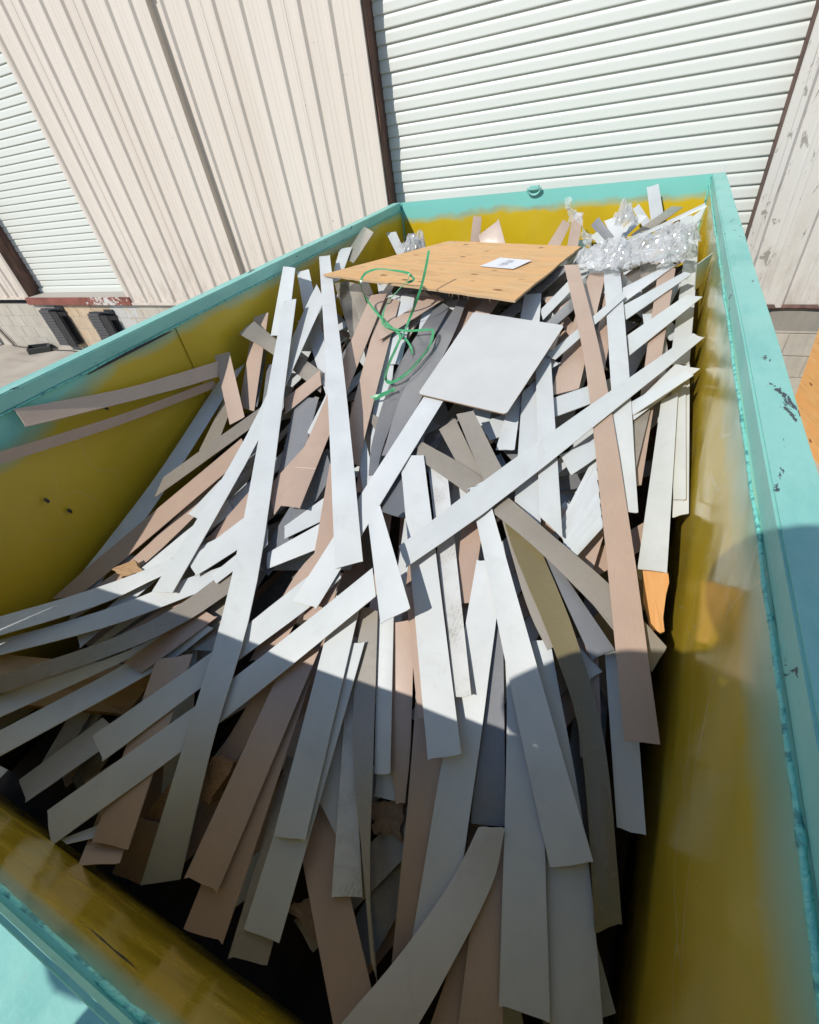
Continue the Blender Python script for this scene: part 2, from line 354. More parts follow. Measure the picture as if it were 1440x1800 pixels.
# base flashing under the sheets
for a, b, y, z in ((XA0, XA1 - .02, D - PR, H - .305 * D), (XB0 + .02, XB1, D - PR, ZL), (XB1 + .004, XC1, D, ZL)):
    boxo('base_flashing', (a, b, y - .045, y + .02, z - .035, z - .001), M['clad'], bld)
bm = bmesh.new()
n = 60
top = []; bot = []
for i in range(n + 1):
    x = XD1 + (XE1 - XD1) * i / n
    top.append(x)
vs = [[], [], []]
for i, x in enumerate(top):
    dz = .012 * noise.noise(Vector((x * 3, 0, 0)))
    vs[0].append(bm.verts.new((x, D - .01, ZR + .02))); vs[1].append(bm.verts.new((x, D - .03 + dz, ZR - .006 + dz))); vs[2].append(bm.verts.new((x, D - .02 + dz, ZR - .022 + dz * 1.2)))
for i in range(n):
    for j in range(2): bm.faces.new((vs[j][i], vs[j][i + 1], vs[j + 1][i + 1], vs[j + 1][i]))
obj('base_flashing', bm, M['jamb'], bld)
# door surrounds
def jamb(x0, x1, y0, y1, z0=ZL - .05, z1=ZT):
    bm = bmesh.new(); box(bm, x0, x1, y0, y1, z0, z1)
    obj('door_jamb', bm, M['jamb'], bld)
jamb(XC1 - .03, XC1 + .004, D + .003, D + REC + .03); jamb(XD1 - .004, XD1 + .03, D + .003, D + REC + .03)
jamb(XA1 - .03, XA1 + .004, D - PR + .003, D + REC + .03); jamb(XB0 - .004, XB0 + .03, D - PR + .003, D + REC + .03)
for x, y, m in ((XC1, D, 'clad'), (XD1, D, 'cladR'), (XB0, D - PR, 'clad')):
    s = -1 if x == XC1 else 1
    bm = bmesh.new(); box(bm, min(x, x + s * .055), max(x, x + s * .055), y - .03, y + .001, ZL, ZT); obj('jamb_trim', bm, M[m], bld)
# torn rusty foot of the jamb left of the right door
bm = bmesh.new()
grid_wall(bm, lambda u, v: (XC1 + .003 + .035 * u * (.4 + noise.noise(Vector((v * 9, u, 1)))), D + .01 - .02 * u, 1.3 + 3.0 * v + .02 * noise.noise(Vector((u * 4, v * 30, 0)))), 3, 30)
obj('rust_flake', bm, M['jamb'], bld)
# roller doors: one object for each slat
def slat_mesh(x0, x1):
    pr = [(-.49, .012), (-.495, -.001), (-.485, -.004), (-.36, -.006), (-.24, -.0025), (-.10, -.0045), (.04, -.001), (.17, -.003), (.30, .002), (.40, .006), (.515, .012)]
    bm = bmesh.new(); n = 10; p = PITCH
    rows = [[bm.verts.new((x0 + (x1 - x0) * i / n, y, z * p)) for (z, y) in pr] for i in range(n + 1)]
    for i in range(n):
        for j in range(len(pr) - 1): bm.faces.new((rows[i][j], rows[i + 1][j], rows[i + 1][j + 1], rows[i][j + 1]))
    me = bpy.data.meshes.new('slat'); bm.to_mesh(me); bm.free(); me.materials.append(M['slat'])
    me.polygons.foreach_set('use_smooth', [i % 10 > 1 for i in range(len(me.polygons))]); return me
PITCH = .0175 * D * (D + REC) / D
def roller(x0, x1, z0, z1, phase):
    d = bpy.data.objects.new('roller_door', None); col.objects.link(d); d.parent = bld; d.location = ((x0 + x1) / 2, REC, z0)
    me = slat_mesh(x0, x1); k = 0; z = phase
    while z < z1:
        if z > z0 + PITCH * .5:
            o = obj('slat', me, None); o.parent = d
            o.location = Vector((0, D + REC + random.uniform(-.0015, .0015), z + random.uniform(-.0008, .0008))) - world_of(d)
        z += PITCH
    bm = bmesh.new(); box(bm, x0, x1, D + REC - .03, D + REC + .02, z0, z0 + .07, .004); obj('bottom_bar', bm, M['slat'], d)
    bm = bmesh.new(); box(bm, x0, x1, D + REC + .05, D + REC + .055, z0, z1); obj('backing', bm, M['jamb'], d)
    return d
ZS = H - .306 * D
PH = H - .1172 * (D + REC) 
roller(XC1 + .002, XD1 - .002, ZS, ZT, PH - 12 * PITCH + PITCH * .47)
roller(XA1 + .002, XB0 - .002, ZS, ZT, PH - 12 * PITCH + PITCH * .47)
for a, b, yy in ((XA1, XB0, D - PR), (XC1, XD1, D)):
    bm = bmesh.new(); box(bm, a, b, yy - .02, D + REC + .04, ZS - .012, ZS - .001); obj('sill_ledge', bm, M['mortar'], bld)
    bm = bmesh.new(); box(bm, a - .05, b + .06, yy - .055, yy - .022, ZS - .115, ZS, .004); obj('door_sill', bm, M['sill'], bld)
# concrete block base, block by block where it shows
def blocks(x0, x1, y, ztop, courses, hb=.2, lb=.4):
    me = []
    for k in range(4):
        bm = bmesh.new(); box(bm, -lb / 2 + .0025, lb / 2 - .0025, 0, .14, -hb / 2 + .0025, hb / 2 - .0025, .004)
        m_ = bpy.data.meshes.new('concrete_block'); bm.to_mesh(m_); bm.free(); m_.materials.append(M['block']); me.append(m_)
    for c in range(courses):
        z = ztop - hb * (c + .5)
        x = x0 + (lb / 2 if c % 2 else lb)
        while x < x1:
            # wall-object coordinates are kept by baking the position into the mesh once per block
            m_ = me[0].copy(); loc = Vector((x, y + random.uniform(0, .004), z))
            m_.transform(Matrix.Translation(loc))
            obj('concrete_block', m_, None, bld); x += lb
boxo('mortar_backing', (-13, XC1, D - PR + .005, D + .12, 0, ZL - .04), M['mortar'], bld)
boxo('mortar_backing', (XC1, XD1, D + .012, D + .12, 0, ZS - .1), M['mortar'], bld)
boxo('mortar_backing', (XD1, XE1, D + .012, D + .12, 0, ZR - .02), M['mortar'], bld)
blocks(-11.6, -6.2, D - PR, ZL - .045, 4)
blocks(.4, 2.9, D, ZR - .03, 4)
# the roof and the body behind, so the wall has a building
boxo('building_shell', (XA0, XE1, D + .35, D + 9, 0, ZT), M['clad'], bld)
bm = bmesh.new(); box(bm, XA0 - .2, XE1 + .2, D - .25, D + 9.2, ZT, ZT + .12); obj('roof', bm, M['clad'], bld)
# laminated rubber dock bumpers
def bumper(x0, x1, z0, z1, depth=.13):
    b = bpy.data.objects.new('dock_bumper', None); col.objects.link(b); b.parent = bld; b.location = ((x0 + x1) / 2, -PR, z0)
    y1 = D - PR - .004; n = 13; hz = (z1 - z0 - .05) / n
    pm = bpy.data.meshes.new('rubber_pad'); bm = bmesh.new(); box(bm, x0 + .02, x0 + (x1 - x0) * .56, -depth, 0, 0, hz - .004, .003); bm.to_mesh(pm); bm.free(); pm.materials.append(M['rubber2'])
    for k in range(n):
        o = obj('rubber_pad', pm, None); o.parent = b; o.location = Vector((random.uniform(-.004, .004), y1 + random.uniform(-.008, .0), z0 + .02 + k * hz)) - world_of(b)
    bm = bmesh.new(); box(bm, x0 + (x1 - x0) * .60, x1 - .02, y1 - depth - .01, y1 - depth + .012, z0, z1 - .05, .004); obj('steel_plate', bm, M['steel'], b)
    bm = bmesh.new(); box(bm, x0 + (x1 - x0) * .58, x1, y1 - .02, y1, z0 + .02, z1, .004); obj('backing_plate', bm, M['rubber'], b)
    for zz in (z0 + .03, z1 - .03):
        bm = bmesh.new(); tube(bm, [(x0, y1 - depth * .5, zz), (x1, y1 - depth * .5, zz)], .012); obj('bolt', bm, M['steel'], b)
bumper(-1.915 * D + .03, -1.80 * D, H - .468 * D, H - .335 * D)
bumper(-1.655 * D + .02, -1.545 * D, H - .468 * D, H - .345 * D)
# pipe, cables and tray at the wall foot, far left
pr_ = empty('drain_pipe', (-11.75, D - .2, 0), 'white plastic drain pipe at the wall foot, left edge', 'pipe')
bm = bmesh.new(); tube(bm, [(-11.75, D - .2, 0), (-11.75, D - .2, 1.1)], .055, 14); obj('pipe_length', bm, M['pvc'], pr_, smooth=True)
bm = bmesh.new(); tube(bm, [(-11.75, D - .2, .24), (-11.75, D - .2, .34)], .068, 14); obj('pipe_collar', bm, M['pvc'], pr_, smooth=True)
bm = bmesh.new(); tube(bm, [(-11.20, D - .10, .01), (-11.36, D - .10, .4), (-11.42, D - .1, .9), (-11.4, D - .1, 2.0)], .012); tag(obj('black_cable', bm, M['cable']), 'thin black cable running down the block wall at left', 'cable', 'cables on the block wall')
bm = bmesh.new(); tube(bm, [(-11.28, D - .10, .01), (-11.55, D - .10, .5), (-11.62, D - .1, 1.1), (-11.6, D - .1, 2.0)], .017); tag(obj('grey_conduit', bm, M['joint']), 'brown conduit beside the black cable at the far left', 'conduit')
bm = bmesh.new(); tube(bm, [(-11.2, D - .12, .012), (-10.8, D - .16, .012), (-10.3, D - .14, .012), (-9.9, D - .2, .012), (-9.3, D - .17, .012), (-8.8, D - .22, .012)], .010); tag(obj('ground_cable', bm, M['cable']), 'dark cable lying along the foot of the block wall', 'cable')
bm = bmesh.new()
q = [(-10.45, 4.72), (-10.0, 4.86), (-9.78, 4.72), (-10.18, 4.52)]
b0 = [bm.verts.new((x, y, .002)) for x, y in q]; b1 = [bm.verts.new((x + .02, y, .10)) for x, y in q]
cx = sum(x for x, y in q) / 4; cy = sum(y for x, y in q) / 4
b2 = [bm.verts.new((cx + (x - cx) * .86, cy + (y - cy) * .86, .10)) for x, y in q]; b3 = [bm.verts.new((cx + (x - cx) * .8, cy + (y - cy) * .8, .03)) for x, y in q]
for a, b in ((b0, b1), (b1, b2), (b2, b3)):
    for i in range(4): bm.faces.new((a[i], a[(i + 1) % 4], b[(i + 1) % 4], b[i]))
bm.faces.new(b3); bm.faces.new(b0[::-1]); bmesh.ops.recalc_face_normals(bm, faces=bm.faces)
tag(obj('black_tray', bm, M['tray']), 'black plastic tray lying on the ground by the dock bumper', 'tray')

# ------------------------------------------------------------------ the dumpster
XL, XR, YN, YF = -2.035, .252, -.132, 4.185   # inside faces
FL = H - 1.82                                 # floor
dump = empty('roll_off_dumpster', (-.9, 2.0, 0), 'open steel dumpster, teal rim and sprayed yellow inside, full of offcut strips', 'dumpster')
M['pl'] = paint_mat('left_wall_paint', .03, .09, ysl=.13, foot_shade=(.62, .6), rough=.36, scratch=.2, dull=.12, wav=.08)
M['prt'] = paint_mat('right_wall_paint', .03, .17, foot_shade=(1.0, .22), rough=.15, haze=.35, scratch=.8, dull=.22, wav=.08)
M['pf'] = paint_mat('far_wall_paint', .085, .06, foot_shade=None, rough=.38, haze=.1, scratch=.1)
M['pn'] = paint_mat('near_wall_paint', .05, .13, foot_shade=(1.18, .07), rough=.13, haze=.0, scratch=.06, dull=.14, wob=.10, wav=.06)
M['rail'] = rail_mat('rail_paint'); M['bead'] = bead_mat()
def bulge(a, b, s): return .006 * noise.noise(Vector((a * 1.3, b * 1.6, s))) + .003 * noise.noise(Vector((a * 4, b * 4, s + 5)))
TH = .006
def plate(name, fn, nu, nv, nrm, mat):
    bm = bmesh.new(); grid_wall(bm, fn, nu, nv); bm.normal_update()
    bmesh.ops.solidify(bm, geom=bm.faces[:], thickness=TH); bmesh.ops.recalc_face_normals(bm, faces=bm.faces)
    mid = Vector(((XL + XR) / 2, (YN + YF) / 2, RIM)); bm.normal_update()
    for f in bm.faces:
        f.smooth = True; d_ = f.calc_center_median() - mid; d_.z = 0; nh = Vector((f.normal.x, f.normal.y, 0))
        f.material_index = 1 if nh.length > .5 and nh.dot(d_) > 0 else 0
    for e in bm.edges: e.smooth = len(e.link_faces) == 2 and e.calc_face_angle(0) < .5
    return obj(name, bm, [mat, M['rail']], dump)
yA, yB = YN, YF
zt = RIM - .001
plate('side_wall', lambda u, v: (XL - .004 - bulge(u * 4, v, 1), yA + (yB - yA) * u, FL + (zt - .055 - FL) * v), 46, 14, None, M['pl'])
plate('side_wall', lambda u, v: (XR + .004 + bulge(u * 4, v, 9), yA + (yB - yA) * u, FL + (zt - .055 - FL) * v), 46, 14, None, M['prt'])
plate('end_wall', lambda u, v: (XL + (XR - XL) * u, YF + .003 + bulge(u * 2, v, 4), FL + (zt - FL) * v), 26, 14, None, M['pf'])
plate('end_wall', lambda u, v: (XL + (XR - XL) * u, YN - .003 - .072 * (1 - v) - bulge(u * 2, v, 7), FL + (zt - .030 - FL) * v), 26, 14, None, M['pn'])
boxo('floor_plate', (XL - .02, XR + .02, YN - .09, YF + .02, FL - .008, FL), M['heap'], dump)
RW = .076; RH = .058
def rail(x0, x1, y0, y1, RH=.058):
    bm = bmesh.new(); ln = max(x1 - x0, y1 - y0); n = int(ln / .12)
    box(bm, x0, x1, y0, y1, RIM - RH, RIM)
    bmesh.ops.bevel(bm, geom=bm.edges[:], offset=.0045, segments=2, affect='EDGES')
    bmesh.ops.subdivide_edges(bm, edges=[e for e in bm.edges if e.calc_length() > ln * .8], cuts=n)
    for v in bm.verts:
        v.co += Vector((noise.noise(v.co * 1.7), noise.noise(v.co * 1.7 + Vector((9, 0, 0))), noise.noise(v.co * 2 + Vector((0, 7, 0))))) * .002
    obj('top_rail', bm, M['rail'], dump)
rail(XR, XR + RW, YN - RW, YF + .012); rail(XL - RW, XL, YN - RW, YF + .012); rail(XL, XR, YN - RW, YN, .032)
def bead(p, q, r=.0055):
    p, q = Vector(p), Vector(q); n = int((q - p).length / .018); pts = []; rr = []
    for i in range(n + 1):
        c = p.lerp(q, i / n); pts.append(c + Vector((noise.noise(c * 9), noise.noise(c * 9 + Vector((3, 3, 3))), noise.noise(c * 8))) * .003)
        rr.append(r * (1 + .35 * noise.noise(c * 45)))
    bm = bmesh.new(); tube(bm, pts, rr, 7); obj('weld_bead', bm, M['bead'], dump, smooth=True)
zb = RIM - RH - .002
bead((XR - .004, YN + .01, zb), (XR - .004, YF, zb), .0045); bead((XL + .002, YN + .01, zb), (XL + .002, YF, zb), .004); bead((XL, YN + .004, RIM - .036), (XR, YN + .004, RIM - .036), .0042)
bead((XL + .004, YF - .004, FL + .3), (XL + .004, YF - .004, RIM - .005), .005); bead((XR - .004, YF - .004, FL + .3), (XR - .004, YF - .004, RIM - .01), .005)
# vertical plate joint and the slit under the left rail, outside stakes, floor runners
bm = bmesh.new(); box(bm, XL - .002, XL + .0015, 1.55, 1.562, FL + .2, RIM - RH - .004, .001); obj('plate_joint', bm, M['pl'], dump)
bm = bmesh.new(); grid_wall(bm, lambda u, v: (XL + .0045 + .004 * math.sin(u * math.pi), 1.05 + .48 * u, RIM - RH - .014 + .012 * v * math.sin(max(.02, u) * math.pi) ** .5), 16, 2); obj('rail_gap', bm, M['steel'], dump)
for x0, x1 in ((XL - .085, XL - .012), (XR + .012, XR + .085)):
    for k in range(8):
        y = YN + .1 + k * .58; boxo('wall_stake', (x0, x1, y, y + .09, FL - .1, RIM - RH - .002), M['rail'], dump, .006)
for x in (-1.5, -.35):
    boxo('floor_runner', (x, x + .12, YN - .05, YF + .05, FL - .22, FL - .01), M['rail'], dump, .008)
for x in (-1.44, -.29):
    for y in (.2, 3.9):
        bm = bmesh.new(); tube(bm, [(x - .08, y, .19), (x + .08, y, .19)], .19, 24); obj('wheel', bm, M['steel'], dump)
boxo('cross_member', (-1.6, -.15, 1.9, 2.02, .12, FL - .23), M['rail'], dump)
for x in (-1.5, -.35):
    boxo('support_leg', (x + .01, x + .11, 1.92, 2.0, 0.0, .12), M['rail'], dump)
# gouges torn into the paint of the near and left walls
def gouge(name, pts):
    bm = bmesh.new(); n = len(pts); up = []; dn = []
    for i, (p, wd) in enumerate(pts): p = Vector(p); up.append(bm.verts.new(p + Vector((0, 0, wd)))); dn.append(bm.verts.new(p - Vector((0, 0, wd * random.uniform(.7, 1.2)))))
    for i in range(n - 1): bm.faces.new((up[i], up[i + 1], dn[i + 1], dn[i]))
    obj(name, bm, M['steel'], dump)
def yw(z): return YN + .006 - .072 * (RIM - z) / (RIM - FL)
for a, b, zz, wd in ((-.56, -.44, -.775, .004), (-.52, -.425, -.770, .0025)):
    gouge('paint_gouge', [((a + (b - a) * k / 8, yw(H + zz), H + zz + .003 * math.sin(k * 1.7)), wd * math.sin(math.pi * (k + .3) / 8.6)) for k in range(9)])
for y, z in ((.66, -.49), (1.02, -.20), (1.03, -.215), (.62, -.40)):
    gouge('paint_gouge', [((XL + .012, y + .004 * k + .002 * math.sin(k * 3), RIM + z - .002 * k), .013 * math.sin(math.pi * (k + .5) / 5) * random.uniform(.7, 1.2)) for k in range(5)])
# lifting eye on the far wall
bm = bmesh.new(); pts = []
for k in range(19):
    a = math.pi * (1.0 + k / 18); pts.append((-.905 + .047 * math.cos(a), YF - .022 - .012 * math.sin(a), RIM + .012 + .040 * math.sin(a)))
tube(bm, pts, .009, 8); tube(bm, [(-.958, YF - .022, RIM + .012), (-.852, YF - .022, RIM + .012)], .009, 8)
obj('lifting_eye', bm, M['rail'], dump, smooth=True)
bm = bmesh.new(); box(bm, -.94, -.87, YF - .03, YF + .012, RIM + .002, RIM + .03, .004); obj('eye_lug', bm, M['rail'], dump)

# dark rubbish under the strips
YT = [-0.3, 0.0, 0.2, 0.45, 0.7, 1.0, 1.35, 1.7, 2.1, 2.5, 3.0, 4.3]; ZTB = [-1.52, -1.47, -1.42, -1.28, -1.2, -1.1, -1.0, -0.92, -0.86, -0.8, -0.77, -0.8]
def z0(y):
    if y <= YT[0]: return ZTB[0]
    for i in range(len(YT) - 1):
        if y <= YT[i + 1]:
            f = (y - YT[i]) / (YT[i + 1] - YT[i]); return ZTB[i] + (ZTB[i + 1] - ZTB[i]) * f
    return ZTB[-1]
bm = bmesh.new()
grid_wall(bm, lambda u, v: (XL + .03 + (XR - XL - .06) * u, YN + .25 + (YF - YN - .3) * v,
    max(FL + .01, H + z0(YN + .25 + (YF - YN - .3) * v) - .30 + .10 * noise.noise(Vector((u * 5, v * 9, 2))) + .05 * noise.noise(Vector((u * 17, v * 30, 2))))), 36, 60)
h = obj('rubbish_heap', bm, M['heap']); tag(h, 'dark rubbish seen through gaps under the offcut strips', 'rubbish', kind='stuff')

# ------------------------------------------------------------------ offcut strips: kind, label, rows of left and right edge points
def ribbon(name, kind, rows, thick=.0032, mat=None, sub=5):
    rows = [(Vector(r[:3]) + Vector((0, 0, H)), Vector(r[3:]) + Vector((0, 0, H))) for r in rows]
    if len(rows) == 2:
        a, b = rows; rows = [(a[0].lerp(b[0], i / sub), a[1].lerp(b[1], i / sub)) for i in range(sub + 1)]
    n = len(rows); org = rows[n // 2][0].lerp(rows[n // 2][1], .5)
    cupd = random.uniform(-.0022, .0030) if thick < .005 else 0
    cols = (0, .12, .5, .88, 1)
    bm = bmesh.new(); uvl = bm.loops.layers.uv.new('uv')
    ln = [0.0]
    for i in range(1, n): ln.append(ln[-1] + (rows[i][0].lerp(rows[i][1], .5) - rows[i - 1][0].lerp(rows[i - 1][1], .5)).length)
    T = []; Bt = []; uv = {}
    camp = Vector((0, 0, H))
    for i, (l, r) in enumerate(rows):
        i0, i1 = max(i - 1, 0), min(i + 1, n - 1)
        d = (rows[i1][0].lerp(rows[i1][1], .5) - rows[i0][0].lerp(rows[i0][1], .5)).normalized()
        nn = d.cross(r - l).normalized()
        if nn.dot(camp - l) < 0: nn = -nn
        tr = []; br = []
        for c in cols:
            p = l.lerp(r, c)
            p += nn * (cupd * (4 * c * (1 - c)))
            if i in (0, n - 1) and thick < .005:
                p += d * random.uniform(-.0022, .0022)
                if c in (0, 1) and random.random() < .22: p += (d if i else -d) * random.uniform(.002, .005) + nn * .002
            tv = bm.verts.new(p - org); bv = bm.verts.new(p - nn * thick - org)
            uv[tv] = uv[bv] = (ln[i], c * (r - l).length); tr.append(tv); br.append(bv)
        T.append(tr); Bt.append(br)
    def face(vs, mi):
        f = bm.faces.new(vs); f.material_index = mi
        for lp in f.loops: lp[uvl].uv = uv[lp.vert]
    m = len(cols)
    for i in range(n - 1):
        for j in range(m - 1):
            face((T[i][j], T[i + 1][j], T[i + 1][j + 1], T[i][j + 1]), 0); face((Bt[i][j], Bt[i][j + 1], Bt[i + 1][j + 1], Bt[i + 1][j]), 1)
        face((T[i][0], Bt[i][0], Bt[i + 1][0], T[i + 1][0]), 2); face((T[i][m - 1], T[i + 1][m - 1], Bt[i + 1][m - 1], Bt[i][m - 1]), 2)
    for i in (0, n - 1):
        for j in range(m - 1): face((T[i][j], T[i][j + 1], Bt[i][j + 1], Bt[i][j]), 2)
    bmesh.ops.recalc_face_normals(bm, faces=bm.faces)
    for f in bm.faces: f.smooth = f.material_index < 2
    for e in bm.edges: e.smooth = len(e.link_faces) == 2 and e.link_faces[0].material_index == e.link_faces[1].material_index
    back = {'W': 'K', 'Wt': 'K', 'B': 'K', 'K': 'W'}.get(kind, kind)
    mats = mat or [M[kind], M[back], M['edgeW' if kind in ('W', 'Wt', 'B') else 'edgeK' if kind == 'K' else kind]]
    return obj(name, bm, mats, shift=org)
NAMES = {'W': ('white_strip', 'laminate strip'), 'Wt': ('white_strip', 'laminate strip'), 'B': ('beige_strip', 'laminate strip'), 'K': ('tan_strip', 'backing strip'), 'T': ('taupe_strip', 'plastic strip'), 'G': ('grey_strip', 'plastic strip'), 'O': ('olive_strip', 'plastic strip')}
